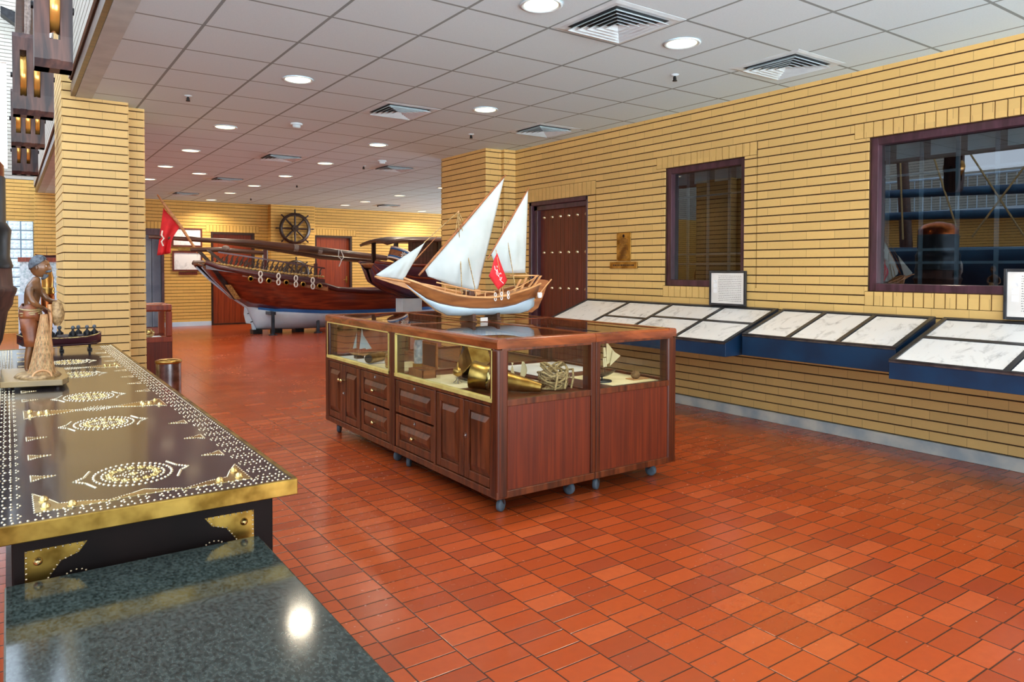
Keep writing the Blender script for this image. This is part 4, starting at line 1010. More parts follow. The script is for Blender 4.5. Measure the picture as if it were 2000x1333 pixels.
def canopy(u, v):
    x = lerp(5.74, 8.7, u); y = BY + lerp(-.62, .62, v); return (x, y, 1.90 - .07 * (2 * v - 1) ** 2 + .03 * math.sin(PI * u) - .06 * max(0, .08 - u) / .08)
MB().grid(canopy, 20, 10).build('canopy', 'spar_wood', r, solid=.05)
for x in (5.98, 6.9, 7.45, 8.1): 
    for y in (-.5, .5): MB().box(x - .035, x + .035, BY + y - .03, BY + y + .03, 1.36, 1.86).build('canopy_post', 'dark_wood', r)
m = MB()
for k in range(8): m.box(6.25 + k * .075, 6.25 + k * .075 + .07, BY - .50, BY - .47, 1.34, 1.85)
m.build('cabin_side', 'ship_maroon', r)
MB().box(7.0, 8.4, BY + .2, BY + .25, 1.34, 1.84).build('cabin_back', 'dark_wood', r)
MB().box(6.15, 6.60, BY - .42, BY - .05, 0, .04).box(6.17, 6.58, BY - .40, BY - .10, .04, .74).build('stand_box', 'white_paint', r)
MB().box(7.9, 8.3, BY - .2, BY + .2, 0, .50).build('stand_box', 'white_paint', r)
def barrel(parent):
    c = Vector((6.04, BY - .50, 1.565)); ax = Vector((.34, 0, .94)).normalized(); e1 = Vector((.94, 0, -.34)); e2 = Vector((0, 1, 0))
    A = (tuple(ax), tuple(e1), tuple(e2))
    parent = MB().lathe(c, [(.17, -.115), (.19, -.05), (.195, 0), (.19, .05), (.175, .115)], 22, axis=A).build('striped_barrel', 'ship_brown', parent, label='barrel with blue and white bands and a white star')
    for h, hh, mt in ((-.115, -.085, 'white_cloth'), (-.085, -.055, 'blue_paint'), (.055, .085, 'blue_paint'), (.085, .115, 'white_cloth')):
        MB().lathe(c, [(.192, h), (.197, h), (.197, hh), (.192, hh), (.192, h)], 22, axis=A, caps=False).build('band', mt, parent)
    m = MB()
    for k in range(4):
        a = k * PI / 4; d = ax * math.cos(a) + e1 * math.sin(a); m.obox(c + Vector((0, -.199, 0)), d, (0, 1, 0), .12, .006, .018)
    m.build('star', 'white_cloth', parent)
barrel(r)

# ------------------------------------------------------------------ things inside the showcases (shelf top)
SZ = ZG0 - .0115
def flat(name, pts, mat, label, cat):
    m = MB(); m.prism([(x, y, SZ) for x, y in pts], (0, 0, .003)); return tag(m.build(name, mat), label, cat)
flat('chart_sheet', [(2.14, 4.42), (2.50, 4.42), (2.50, 4.86), (2.14, 4.86)], 'paper', 'yellowed chart sheet under the brass telescope', 'paper')
flat('chart_sheet', [(2.14, 4.90), (2.42, 4.90), (2.55, 5.45), (2.14, 5.45)], 'paper_white', 'pale paper sheet at the left end of the far cabinet', 'paper')
flat('chart_sheet', [(2.16, 3.60), (2.72, 3.56), (2.72, 4.10), (2.16, 4.14)], 'paper', 'large cream chart sheet under the small tripod burner', 'paper')
flat('chart_sheet', [(2.98, 3.17), (3.37, 3.17), (3.37, 3.60), (2.98, 3.58)], 'paper', 'yellow paper sheet in the cabinet with the small black-stand ship', 'paper')
flat('chart_sheet', [(2.84, 3.75), (3.38, 3.75), (3.38, 4.25), (2.84, 4.25)], 'paper_white', 'pale chart at the rear of the near right cabinet', 'paper')
# miniature white-sailed ship
r = thing('miniature_ship', 'miniature ship with white sails in the far left cabinet', 'model ship', (2.24, 5.24, SZ))
def mini(r, cx_, cy_, L, ang, hmat, sails, zb):
    c, s = math.cos(ang), math.sin(ang)
    def T(x, y, z): return (cx_ + c * x - s * y, cy_ + s * x + c * y, zb + z)
    m = MB(); R = []
    for t in (-.5, -.4, -.2, 0, .2, .38, .5):
        b = L * .09 * math.cos(t * PI * .92) + .001; k = L * .10 * (1 - abs(t) ** 3 * 6) * 1; k = max(k, .004); sh = L * .14 * (t * t) * 1.4
        R.append([T(t * L, -b, sh + L * .10), T(t * L, -b * .8, sh + L * .10 - k * .5), T(t * L, 0, sh * .9 + L * .10 - k), T(t * L, b * .8, sh + L * .10 - k * .5), T(t * L, b, sh + L * .10)])
    m.rings(R, 0, True, False); m.build('hull', hmat, r)
    for q, h in sails['masts']: MB().cyl(T(q * L, 0, L * .10), T(q * L, 0, L * h), L * .008, L * .004, 6).build('mast', 'dark_wood', r)
    for P in sails['sails']:
        MB().add([T(x * L, y * L, z * L) for x, y, z in P], [tuple(range(len(P)))]).build('sail', sails.get('mat', 'sail'), r, solid=.0015)
    m = MB()
    for a, b in sails['lines']: m.tube([T(*[k * L for k in a]), T(*[k * L for k in b])], .0009, 4)
    m.build('rigging', 'rope', r)
    MB().box(-.5, .5, -.5, .5, 0, 1) if False else None
    return T
LN = [((-.5, 0, .2), (0, 0, 1.1)), ((0, 0, 1.1), (.6, 0, .3)), ((-.25, 0, .95), (-.5, 0, .2)), ((.2, .0, .9), (.6, 0, .3)), ((0, 0, 1.0), (.05, -.09, .12)), ((0, 0, 1.0), (-.05, -.09, .12))]
mini(r, 2.24, 5.24, .19, -PI / 2 + .5, 'light_wood', dict(masts=[(-.2, 1.1), (.15, 1.2)], sails=[[(-.3, -.02, .3), (-.02, -.14, .35), (-.1, -.02, .95)], [(.05, -.04, .3), (.35, .0, .35), (.15, 0, 1.15)], [(.35, 0, .3), (.65, 0, .35), (.2, 0, .9)]], lines=LN), SZ + .02)
MB().box(2.21, 2.27, 5.21, 5.27, SZ + .0035, SZ + .03).build('stand', 'dark_wood', r)
# telescope, barrel, glass jar stack
r = thing('telescope', 'brass telescope lying diagonally in the far left cabinet', 'telescope', (2.35, 5.05, SZ))
a = Vector((2.17, 4.90, SZ + .041)); b = Vector((2.47, 5.14, SZ + .032)); d = (b - a)
for t0, t1, rr_, mt in ((0, .55, .034, 'brass'), (.55, .85, .027, 'brass_bright'), (.85, 1.1, .021, 'brass')): MB().cyl(a + d * t0, a + d * t1, rr_, n=20).build('tube', mt, r)
MB().cyl(a - d * .01, a - d * .012, .029, n=20).build('lens', 'dark_slate', r)
def small(name, label, cat, mb_, mat, part='body'):
    r = thing(name, label, cat, (0, 0, 0)); return r
r = thing('wooden_keg', 'small wooden keg beside the telescope', 'keg', (2.22, 4.62, SZ))
MB().lathe((2.22, 4.62, SZ), [(.040, 0), (.048, .05), (.042, .10)], 18).build('staves', 'ship_brown', r)
for h in (.015, .085): MB().lathe((2.22, 4.62, SZ), [(.043, h - .006), (.0455, h - .006), (.0455, h + .006), (.043, h + .006), (.043, h - .006)], 18, caps=False).build('hoop', 'brass', r)
r = thing('glass_lantern', 'glass-sided brass lantern behind the small keg', 'lantern', (2.40, 4.55, SZ))
MB().lathe((2.40, 4.55, SZ), [(.045, 0), (.045, .03)], 18).build('base', 'brass', r); MB().lathe((2.40, 4.55, SZ), [(.035, .031), (.038, .15), (.03, .2)], 18, caps=False).build('chimney', 'glass_block', r); MB().lathe((2.40, 4.55, SZ), [(.04, .201), (.015, .235)], 18).build('cap', 'brass', r)
# open instrument box
r = thing('instrument_box', 'open wooden box with dark-lined lid in the near left cabinet', 'box', (2.20, 4.12, SZ))
m = MB(); m.box(2.15, 2.25, 4.03, 4.22, SZ, SZ + .006); m.box(2.15, 2.156, 4.03, 4.22, SZ, SZ + .055); m.box(2.244, 2.25, 4.03, 4.22, SZ, SZ + .055); m.box(2.15, 2.25, 4.03, 4.036, SZ, SZ + .055); m.box(2.15, 2.25, 4.214, 4.22, SZ, SZ + .055); m.build('tray', 'ship_brown', r)
m = MB(); m.box(2.252, 2.262, 4.03, 4.22, SZ + .055, SZ + .225); lid = m.build('lid', 'ship_brown', r); MB().box(2.2485, 2.2515, 4.045, 4.205, SZ + .07, SZ + .21).build('lining', 'dark_slate', lid)
MB().box(2.165, 2.235, 4.05, 4.20, SZ + .02, SZ + .04).build('contents', 'iron', r)
# tilted brass lantern housing with ring
r = thing('brass_housing', 'tilted box-shaped brass instrument leaning in the near left cabinet', 'instrument', (2.40, 3.82, SZ))
c = Vector((2.40, 3.83, SZ + .13)); dd = Vector((-.15, -.8, .46)).normalized()
P = []
for s_, w_ in ((-.14, .07), (.12, .098)):
    e1 = Vector((1, 0, 0)); e2 = dd.cross(e1).normalized(); P.append([c + dd * s_ + e1 * (w_ * math.cos(q)) + e2 * (w_ * math.sin(q)) for q in [PI / 4 + PI / 2 * k for k in range(4)]])
MB().rings(P, 0, True, False).build('housing', 'brass', r, bevel=.006)
P = [c + Vector((-.0, .15 * math.cos(q) , .02 + .13 * math.sin(q))) for q in [PI * k / 14 for k in range(-1, 13)]]
MB().tube(P, .004, 6).build('carrying_ring', 'brass_bright', r)
MB().box(2.34, 2.46, 3.76, 3.92, SZ + .0035, SZ + .02).build('foot', 'dark_wood', r)
# tripod burner
r = thing('tripod_burner', 'small brass burner on a tripod standing on the cream chart', 'burner', (2.25, 3.76, SZ + .003))
MB().lathe((2.25, 3.76, SZ + .003), [(.004, .04), (.028, .055), (.034, .075), (.026, .09), (.008, .10), (.003, .13)], 18).build('bowl', 'brass', r)
for k in range(3): q = k * 2.1; MB().tube([(2.25 + .03 * math.cos(q), 3.76 + .03 * math.sin(q), SZ + .006), (2.25 + .012 * math.cos(q), 3.76 + .012 * math.sin(q), SZ + .02), (2.25, 3.76, SZ + .048)], .003, 6).build('leg', 'steel', r)
# long bell-mouthed horn
r = thing('brass_horn', 'long bell-mouthed brass horn lying across the near left corner', 'horn', (2.25, 3.35, SZ))
a = Vector((2.215, 3.49, SZ + .088)); b = Vector((2.47, 3.21, SZ + .030)); d = (b - a).normalized(); L_ = (b - a).length
e1 = d.cross(Vector((0, 0, 1))).normalized(); e2 = d.cross(e1)
MB().lathe(a, [(.080, -.03), (.082, -.015), (.074, .03), (.070, .075), (.062, .085), (.055, .18), (.040, .30), (.024, L_)], 26, axis=(tuple(d), tuple(e1), tuple(e2))).build('body', 'brass', r)
MB().lathe(a, [(.070, .075), (.074, .075), (.074, .095), (.066, .095), (.066, .075)], 26, axis=(tuple(d), tuple(e1), tuple(e2)), caps=False).build('band', 'brass_bright', r)
# rope coil
m = MB(); rn = random.Random(11)
for k in range(19):
    cx_, cy_ = 2.625 + rn.uniform(-.015, .02), 3.29 + rn.uniform(-.015, .03); R1 = rn.uniform(.05, .094); R2 = rn.uniform(.045, .078); h = SZ + .012 + k * .0060; ph = rn.uniform(0, 6); tl = rn.uniform(-.55, .45)
    pts = []
    for q in range(22):
        an = 2 * PI * q / 22; x = R1 * math.cos(an); y = R2 * math.sin(an)
        pts.append((cx_ + x, cy_ + y * math.cos(.2) + .006 * math.sin(3 * an + ph), max(SZ + .008, h + x * tl + y * .35 * math.sin(ph) + .012 * math.sin(2 * an + ph))))
    m.tube(pts, .0062, 7, closed=True)
for k in (0, 3, 5):
    x0 = 2.58 + k * .024; m.tube([(x0 - .02, 3.20, SZ + .01), (x0, 3.205, SZ + .07), (x0 + .035, 3.25, SZ + .112), (x0 + .045, 3.32, SZ + .10), (x0 + .05, 3.39, SZ + .02)], .0062, 7)
tag(m.build('rope_coil', 'rope'), 'heap of coiled tan rope behind the near end glass', 'rope')
# leaf-shaped shell pair
r = thing('palm_leaf_fan', 'folded leaf-like fan standing behind the rope heap', 'fan', (2.60, 3.62, SZ + .003))
for sx, tl in ((-1, .9), (1, .5)):
    m = MB().grid(lambda u, v, sx=sx, tl=tl: (2.60 + sx * (.012 + .035 * math.sin(PI * v) * u) + sx * .04 * v * tl, 3.62 - .02 * u, SZ + .004 + .12 * v), 4, 8); m.build('leaf', 'paper', r, solid=.003)
# second ship and bits at the back
r = thing('toy_ship', 'colourful miniature ship in the far right cabinet seen above the rope', 'model ship', (3.10, 4.50, SZ))
mini(r, 3.08, 4.62, .26, .3, 'mixed_toys', dict(mat='mixed_toys', masts=[(-.2, .9), (.15, .95)], sails=[[(-.4, -.02, .25), (-.05, -.1, .3), (-.15, -.02, .8)], [(.0, -.04, .25), (.35, .0, .3), (.15, 0, .85)]], lines=LN), SZ + .015)
MB().box(3.04, 3.12, 4.59, 4.65, SZ, SZ + .02).build('stand', 'dark_wood', r)
r = thing('brass_lamp', 'short brass lamp at the rear of the right-hand cabinets', 'lamp', (2.92, 4.50, SZ))
MB().lathe((2.92, 4.50, SZ), [(.05, 0), (.05, .02), (.03, .03), (.035, .08), (.04, .12), (.02, .15)], 20).build('body', 'lamp_amber', r); MB().tube([(2.92 + .05 * math.cos(q), 4.5, SZ + .14 + .05 * math.sin(q)) for q in [PI * k / 10 for k in range(11)]], .003, 6).build('handle', 'brass', r)
r = thing('black_stand_ship', 'small dark-hulled ship with tan sails on a black oval stand', 'model ship', (3.03, 3.32, SZ + .0035))
mini(r, 3.03, 3.32, .25, .1, 'dark_wood', dict(mat='paper', masts=[(-.25, .8), (.1, .88)], sails=[[(.16, -.01, .30), (.60, -.01, .47), (.14, -.01, .88)], [(-.02, -.06, .26), (.11, -.06, .26), (.11, -.03, .48), (-.0, -.03, .48)], [(.0, -.05, .51), (.10, -.05, .51), (.10, -.02, .74), (.01, -.02, .74)], [(-.44, -.06, .26), (-.28, -.06, .26), (-.27, -.03, .46), (-.42, -.03, .46)], [(-.42, -.05, .49), (-.28, -.05, .49), (-.28, -.02, .72), (-.4, -.02, .72)], [(.24, -.04, .26), (.66, -.03, .49), (.34, -.04, .64)]], lines=LN), SZ + .03)
MB().lathe((3.03, 3.32, SZ + .0035), [(.062, 0), (.06, .009), (.02, .012)], 24).cyl((3.03, 3.32, SZ + .01), (3.03, 3.32, SZ + .035), .006).build('stand', 'dark_slate', r)
r = thing('coconut_shell', 'brown hairy coconut shell on the yellow paper', 'shell', (3.27, 3.27, SZ + .003))
MB().ball((3.27, 3.27, SZ + .032), .028, 16, 0, (1.15, 1, 1)).build('husk', 'coconut', r)
MB().box(3.22, 3.36, 3.235, 3.31, SZ + .0035, SZ + .009).build('board', 'light_wood', r, bevel=.002)
r = thing('pulley_block', 'dark pulley block at the back of the near left cabinet', 'pulley', (2.62, 4.18, SZ))
MB().lathe((2.62, 4.18, SZ + .10), [(.02, -.03), (.09, -.03), (.10, 0), (.09, .03), (.02, .03)], 22, axis='y').build('cheek', 'dark_slate', r); MB().box(2.58, 2.66, 4.15, 4.21, SZ, SZ + .03).build('foot', 'dark_wood', r)

# ------------------------------------------------------------------ left: second showcase, bin
r = thing('corner_showcase', 'small wooden showcase with glass window beyond the pillar', 'display cabinet', (1.3, 9.5, 0))
x0, x1, y0, y1 = .98, 1.605, 9.3, 9.85
m = MB(); m.box(x0, x1, y0, y1, .06, .44); m.build('base', 'cab_panel', r, bevel=.004)
MB().box(x0 + .01, x1 - .01, y0 + .01, y1 - .01, 0, .06).build('plinth', 'dark_wood', r)
MB().box(x0, x1, y0 - .004, y0 + .02, .44, .50).box(x0, x1, y1 - .02, y1, .44, .50).box(x0, x1, y0 + .02, y1 - .02, .44, .47).build('shelf', 'red_wood', r)
for a, b in ((x1 - .07, y0), (x1 - .07, y1 - .05), (x0, y0), (x0, y1 - .05)): MB().box(a, a + .07, b, b + .05, .50, .80).build('post', 'red_wood', r, bevel=.01)
m = MB(); m.box(x0, x1, y0, y0 + .05, .80, .885); m.box(x0, x1, y1 - .05, y1, .80, .885); m.box(x0, x0 + .05, y0 + .05, y1 - .05, .80, .885); m.box(x1 - .05, x1, y0 + .05, y1 - .05, .80, .885); m.build('top_moulding', 'red_wood', r, bevel=.02, seg=3)
MB().box(x0 + .07, x1 - .07, y0 + .01, y0 + .015, .50, .80).build('glass_front', 'glass', r); MB().box(x0 + .04, x1 - .04, y0 + .04, y1 - .04, .87, .876).build('glass_top', 'glass', r)
r = thing('brass_bowl', 'brass bowl on a white cloth in the small showcase beyond the pillar', 'bowl', (1.36, 9.48, .471))
MB().lathe((1.36, 9.48, .476), [(.02, 0), (.06, .02), (.085, .055), (.08, .085), (.05, .10), (.06, .11)], 22).build('bowl', 'brass_bright', r)
MB().box(1.06, 1.54, 9.36, 9.78, .4705, .4755).build('cloth', 'white_cloth', r)
r = thing('waste_bin', 'round steel waste bin standing between chest and pillar', 'bin', (1.235, 7.36, 0))
bx_, by_ = 1.235, 7.36
MB().lathe((bx_, by_, 0), [(.105, 0), (.108, .02), (.108, .42)], 28).build('body', 'steel', r); MB().lathe((bx_, by_, 0), [(.108, .42), (.116, .425), (.116, .445), (.098, .452), (.08, .445)], 28, caps=False).build('rim', 'brass', r)

# ------------------------------------------------------------------ left foreground: brass-studded chest and granite table
CT = .75
r = thing('brass_studded_chest', 'very long dark chest with brass edges and stud patterns, left foreground', 'chest', (.28, 3.9, 0))
cx0, cx1, cy0, cy1 = -.07, .630, 1.885, 6.0
MB().box(cx0 + .004, cx1 - .004, cy0 + .004, cy1 - .004, CT - .036, CT - .001).build('lid', 'chest_top', r)
m = MB(); m.box(cx0, cx1, cy0 - .002, cy0 + .010, CT - .040, CT + .0015); m.box(cx0, cx1, cy1 - .010, cy1 + .002, CT - .040, CT + .0015); m.box(cx1 - .010, cx1 + .002, cy0 + .010, cy1 - .010, CT - .040, CT + .0015); m.box(cx0 - .002, cx0 + .010, cy0 + .010, cy1 - .010, CT - .040, CT + .0015)
m.build('brass_edging', 'brass_edge', r, bevel=.002)
MB().box(.0, .578, 1.93, 5.96, .05, CT - .036).build('body', 'chest_body', r, bevel=.004)
MB().box(-.02, .59, 1.915, 5.975, 0, .055).build('plinth', 'dark_wood', r)
zt = CT - .001
def dots(m, pts, rad=.0035, h=.0022, n=6):
    for x, y in pts: m.dome((x, y, zt), rad, h, n)
def ell(cx_, cy_, a, b, n, ph=0): return [(cx_ + a * math.cos(2 * PI * k / n + ph), cy_ + b * math.sin(2 * PI * k / n + ph)) for k in range(n)]
def seg(p, q, n): return [(lerp(p[0], q[0], k / (n - 1)), lerp(p[1], q[1], k / (n - 1))) for k in range(n)]
for xc, sgn in ((.560, -1), (.0, 1)):
    m = MB(); y = 1.955
    while y < 5.95:
        dots(m, ell(xc + .012 * -sgn, y, .030, .026, 11), .0028); dots(m, [(xc + .012 * -sgn, y), (xc + .012 * -sgn + .012, y), (xc + .012 * -sgn - .012, y)], .0045); y += .088
    n_ = 150
    dots(m, seg((xc - sgn * .052, 1.90), (xc - sgn * .052, 5.98), n_), .0032)
    m.build('stud_border', 'stud_brass', r, kind='stuff')
m = MB()
dots(m, seg((-.04, 1.91), (.60, 1.91), 46), .0034)
for k in range(6): dots(m, ell(.08 + k * .085, 1.945 , .03, .016, 10), .0032)
m.build('stud_border', 'stud_brass', r, kind='stuff')
def medallion(cx_, cy_, s=1.0):
    m = MB(); a, b = .095 * s, .115 * s
    dots(m, ell(cx_, cy_, a, b, 40), .0048, .003); dots(m, ell(cx_, cy_, a * .80, b * .76, 30), .0042, .003)
    for sg in (-1, 1):
        tip = (cx_ + sg * .140 * s, cy_)
        dots(m, seg((cx_ + sg * .098 * s, cy_ + .085 * s), (cx_ + sg * .115 * s, cy_ + .03 * s), 7), .0045, .003); dots(m, seg((cx_ + sg * .098 * s, cy_ - .085 * s), (cx_ + sg * .115 * s, cy_ - .03 * s), 7), .0045, .003)
        dots(m, seg((cx_ + sg * .115 * s, cy_ + .03 * s), tip, 5), .0045, .003); dots(m, seg((cx_ + sg * .115 * s, cy_ - .03 * s), tip, 5), .0045, .003)
    dots(m, ell(cx_, cy_, .025 * s, .035 * s, 14), .003); dots(m, seg((cx_ - .06 * s, cy_), (cx_ + .06 * s, cy_), 18), .0028)
    o = m.build('medallion', 'stud_brass', r)
    g = MB()
    for x, y in ell(cx_, cy_, a * .62, b * .56, 14, .2) + [(cx_, cy_)]:
        dots(g, [(x, y)], .0075, .006, 8)
        dots(g, [(x + .008 * math.cos(q), y + .008 * math.sin(q)) for q in (0, 1.26, 2.5, 3.77, 5.0)], .004, .003, 5)
    g.build('rosettes', 'brass_bright', o, kind='stuff')
for x, y in ((.277, 2.19), (.283, 2.97), (.288, 3.62), (.292, 4.40), (.296, 5.02)): medallion(x, y)
def tri(x, y, sg, s=1.0):
    m = MB(); P = [(x, y - .032 * s), (x, y + .032 * s), (x + sg * .022 * s, y + .012 * s), (x + sg * .055 * s, y), (x + sg * .022 * s, y - .012 * s)]
    m.prism([(a, b, zt) for a, b in P], (0, 0, .0012))
    m.build('triangle_plate', 'brass_bright', r)
    d = MB(); dots(d, [q for i in range(5) for q in seg(P[i], P[(i + 1) % 5], 7 if i in (0,) else 5)], .003)
    return d
m = MB()
for y in (2.29, 2.55, 2.83, 3.66, 3.92, 4.18, 4.45, 4.95, 5.2, 5.45, 5.7):
    for x, sg in ((.530, -1), (.045, 1)):
        q = tri(x, y, sg); m.add(q.v, q.f, 0, True)
m.build('plate_studs', 'stud_brass', r, kind='stuff')
def bandplate(y):
    for x, sg in ((.53, -1), (.045, 1)):
        g = MB(); d = MB()
        P = [(x, y - .09), (x, y + .09), (x + sg * .04, y + .055), (x + sg * .10, y + .045), (x + sg * .17, y + .012), (x + sg * .17, y - .012), (x + sg * .10, y - .045), (x + sg * .04, y - .055)]
        o = MB().prism([(a, b, zt) for a, b in P], (0, 0, .0012)).build('band_plate', 'brass_bright', r)
        dots(d, [q for i in range(8) for q in seg(P[i], P[(i + 1) % 8], 8)], .003)
        dots(g, [(x + sg * .02, y + .055), (x + sg * .02, y - .055), (x + sg * .075, y + .02), (x + sg * .075, y - .02), (x + sg * .05, y)], .011, .01, 10)
        d.build('band_studs', 'stud_brass', o); g.build('bosses', 'brass_bright', o)
    d = MB(); dots(d, seg((.20, y - .012), (.38, y - .012), 26) + seg((.20, y + .012), (.38, y + .012), 26) + ell(.29, y, .045, .05, 22) + ell(.29, y, .025, .03, 12), .003)
    d.build('stud_line', 'stud_brass', r, kind='stuff')
bandplate(3.30); bandplate(4.70)
for x, sg in ((.53, -1), (.045, 1)):   # near corner pieces
    P = [(x, 2.13), (x, 1.965), (x + sg * .17, 1.965), (x + sg * .10, 2.0), (x + sg * .05, 2.01), (x + sg * .028, 2.07)]
    o = MB().prism([(a, b, zt) for a, b in P], (0, 0, .0012)).build('corner_plate', 'brass_bright', r)
    d = MB(); dots(d, [q for i in range(6) for q in seg(P[i], P[(i + 1) % 6], 10)], .0032); d.build('corner_studs', 'stud_brass', o)
    d = MB(); dots(d, [(x + sg * .02, 2.06), (x + sg * .022, 2.0), (x + sg * .075, 1.985)], .012, .011, 12); d.build('bosses', 'brass_bright', o)
P = [(.20, 1.975), (.36, 1.975), (.31, 2.0), (.28, 2.02), (.25, 2.0)]
o = MB().prism([(a, b, zt) for a, b in P], (0, 0, .0012)).build('edge_plate', 'brass_bright', r)
d = MB(); dots(d, [q for i in range(5) for q in seg(P[i], P[(i + 1) % 5], 9)], .0032); d.build('edge_studs', 'stud_brass', o)
# brass corner plates on the end face, facing the viewer
for x, sg in ((.024, 1), (.527, -1)):
    P = [(x, .675), (x + sg * .122, .675), (x + sg * .105, .652), (x + sg * .07, .640), (x + sg * .05, .612), (x + sg * .035, .585), (x, .570)]
    o = MB().prism([(a, 1.9285, b) for a, b in P], (0, .0015, 0)).build('end_plate', 'brass_edge', r)
    d = MB()
    for i in range(7):
        for a, b in seg(P[i], P[(i + 1) % 7], 9 if i in (0, 6) else 4): d.dome((lerp(a, x + sg * .04, .07), 1.9285, lerp(b, .64, .07)), .0026, .002, 6, 0, '-y')
    for a, b in ell(x + sg * .10, .60, .022, .012, 12): d.dome((a, 1.929, b), .0026, .002, 6, 0, '-y')
    d.build('plate_studs', 'stud_brass', o)
    MB().dome((x + sg * .025, 1.928, .648), .010, .010, 12, 0, '-y').build('boss', 'brass_bright', o)

r = thing('granite_table', 'low table with polished dark green granite top in the near left corner', 'table', (.25, 1.3, 0))
MB().box(-.014, .527, .35, 1.888, .585, .62).build('table_top', 'granite', r, bevel=.004)
MB().box(.02, .49, .40, 1.86, .05, .585).build('base', 'chest_body', r)
MB().box(.04, .47, .42, 1.84, 0, .05).build('plinth', 'dark_wood', r)

# ------------------------------------------------------------------ fisherman figurine
r = thing('fisherman_figurine', 'painted wooden figurine of a bearded fisherman gathering a conical net, on a brass-coloured base', 'figurine', (.1, 4.2, CT))
bp = [(-.034, 3.99), (.205, 3.93), (.236, 4.02), (.236, 4.40), (.16, 4.50), (-.034, 4.50)]
MB().prism([(a, b, CT + .014) for a, b in bp], (0, 0, .028)).build('base', 'base_lacquer', r, bevel=.003)
for x, y in ((-.0, 4.03), (.19, 4.02), (.0, 4.44), (.14, 4.44)): MB().cyl((x, y, CT + .0016), (x, y, CT + .015), .012).build('foot', 'dark_wood', r)
zb = CT + .042
FY = 4.17
def skin_obj(name, mat, V, E, root, parent, sub=2):
    me = bpy.data.meshes.new(name); off = wloc(parent)
    bm = bmesh.new(); L = bm.verts.layers.skin.verify(); bv = []
    for i, (p, ra) in enumerate(V):
        v = bm.verts.new(Vector(p) - off); v[L].radius = (ra, ra) if isinstance(ra, float) else ra; v[L].use_root = (i == root); bv.append(v)
    for a, b in E: bm.edges.new((bv[a], bv[b]))
    bm.to_mesh(me); bm.free(); me.materials.append(MATS[mat])
    o = bpy.data.objects.new(name, me); COL.objects.link(o); o.parent = parent
    sk = o.modifiers.new('skin', 'SKIN'); sk.use_smooth_shade = True; sk.branch_smoothing = .3
    ss = o.modifiers.new('sub', 'SUBSURF'); ss.levels = sub; ss.render_levels = sub
    return o
V = [((.088, FY, 1.085), .036), ((.090, FY, 1.135), .034), ((.098, FY, 1.185), .044), ((.104, FY, 1.222), .040), ((.112, FY, 1.25), .020), ((.118, FY, 1.272), .018)]
E_ = [(0, 1), (1, 2), (2, 3), (3, 4), (4, 5)]
def chain(start, pts):
    i = start
    for p in pts: V.append(p); E_.append((i, len(V) - 1)); i = len(V) - 1
    return i
def hand(i, hx, hy, hz, dx):
    for k, (oy, l_) in enumerate(((-.012, .85), (-.004, 1), (.004, .95), (.012, .8))):
        chain(i, [((hx + dx * .008, hy + oy, hz - .004), .0042), ((hx + dx * .018 * l_, hy + oy * 1.2, hz - .010), .0036), ((hx + dx * .024 * l_, hy + oy * 1.2, hz - .022 * l_), .003)])
    chain(i, [((hx + dx * .002, hy - .014, hz + .002), .0042), ((hx + dx * .012, hy - .02, hz - .008), .0036)])
i = chain(3, [((.086, FY - .045, 1.216), .022), ((.083, FY - .062, 1.185), .0165), ((.098, FY - .072, 1.148), .0145), ((.118, FY - .060, 1.132), .0115), ((.136, FY - .040, 1.120), .009), ((.144, FY - .034, 1.117), .008)]); hand(i, .146, FY - .032, 1.117, 1)
i = chain(3, [((.122, FY + .045, 1.214), .021), ((.140, FY + .055, 1.185), .0155), ((.160, FY + .052, 1.158), .013), ((.178, FY + .035, 1.150), .0105), ((.190, FY + .02, 1.149), .0085)]); hand(i, .193, FY + .018, 1.148, 1)
chain(0, [((.078, FY - .026, 1.055), .030), ((.080, FY - .034, 1.0), .026), ((.086, FY - .038, .945), .0185), ((.076, FY - .036, .885), .0165), ((.070, FY - .034, .83), .0105), ((.074, FY - .036, zb + .026), .010), ((.098, FY - .042, zb + .020), .008)])
chain(0, [((.098, FY + .026, 1.055), .030), ((.112, FY + .032, 1.0), .025), ((.124, FY + .032, .945), .018), ((.112, FY + .034, .885), .016), ((.104, FY + .034, .83), .0105), ((.108, FY + .034, zb + .026), .010), ((.132, FY + .030, zb + .020), .008)])
body = skin_obj('body', 'statue_wood', V, E_, 0, r)
# head: sculpted ellipsoid facing +x and slightly to the viewer
hc = Vector((.128, FY, 1.318)); fa = -.35
def headpt(u, v):
    th = 2 * PI * u; ph = PI * v; d = Vector((math.sin(ph) * math.cos(th), math.sin(ph) * math.sin(th), -math.cos(ph)))
    rx, ry, rz = .040, .031, .050; p = Vector((d.x * rx, d.y * ry, d.z * rz))
    fx = max(0, d.x); ay = abs(d.y)
    def g(cz_, cy_, sz, sy): return math.exp(-((d.z - cz_) / sz) ** 2 - ((ay - cy_) / sy) ** 2) * (fx > 0)
    p.x += .013 * g(-.12, 0, .16, .14) + .004 * g(.12, .0, .25, .12) - .006 * g(.10, .34, .12, .16) + .004 * g(.26, .35, .10, .3) + .004 * g(-.42, 0, .07, .25) + .003 * g(-.55, 0, .07, .22) + .006 * g(-.85, 0, .2, .4)
    p.y *= 1 - .16 * max(0, -d.z) ** 1.5
    if d.x < 0: p.x *= 1.05
    c, s = math.cos(fa), math.sin(fa)
    return hc + Vector((p.x * c - p.y * s, p.x * s + p.y * c, p.z))
hd = MB().grid(headpt, 40, 30).build('head', 'statue_wood', r)
def onhead(u, v, k=1.0): q = headpt(u, v); return hc + (q - hc) * k
m = MB()
for uu_ in (.072, .928): q = onhead(uu_, .53, .985); m.ball(q, .0042, 10)
m.build('eyes', 'white_cloth', hd)
m = MB()
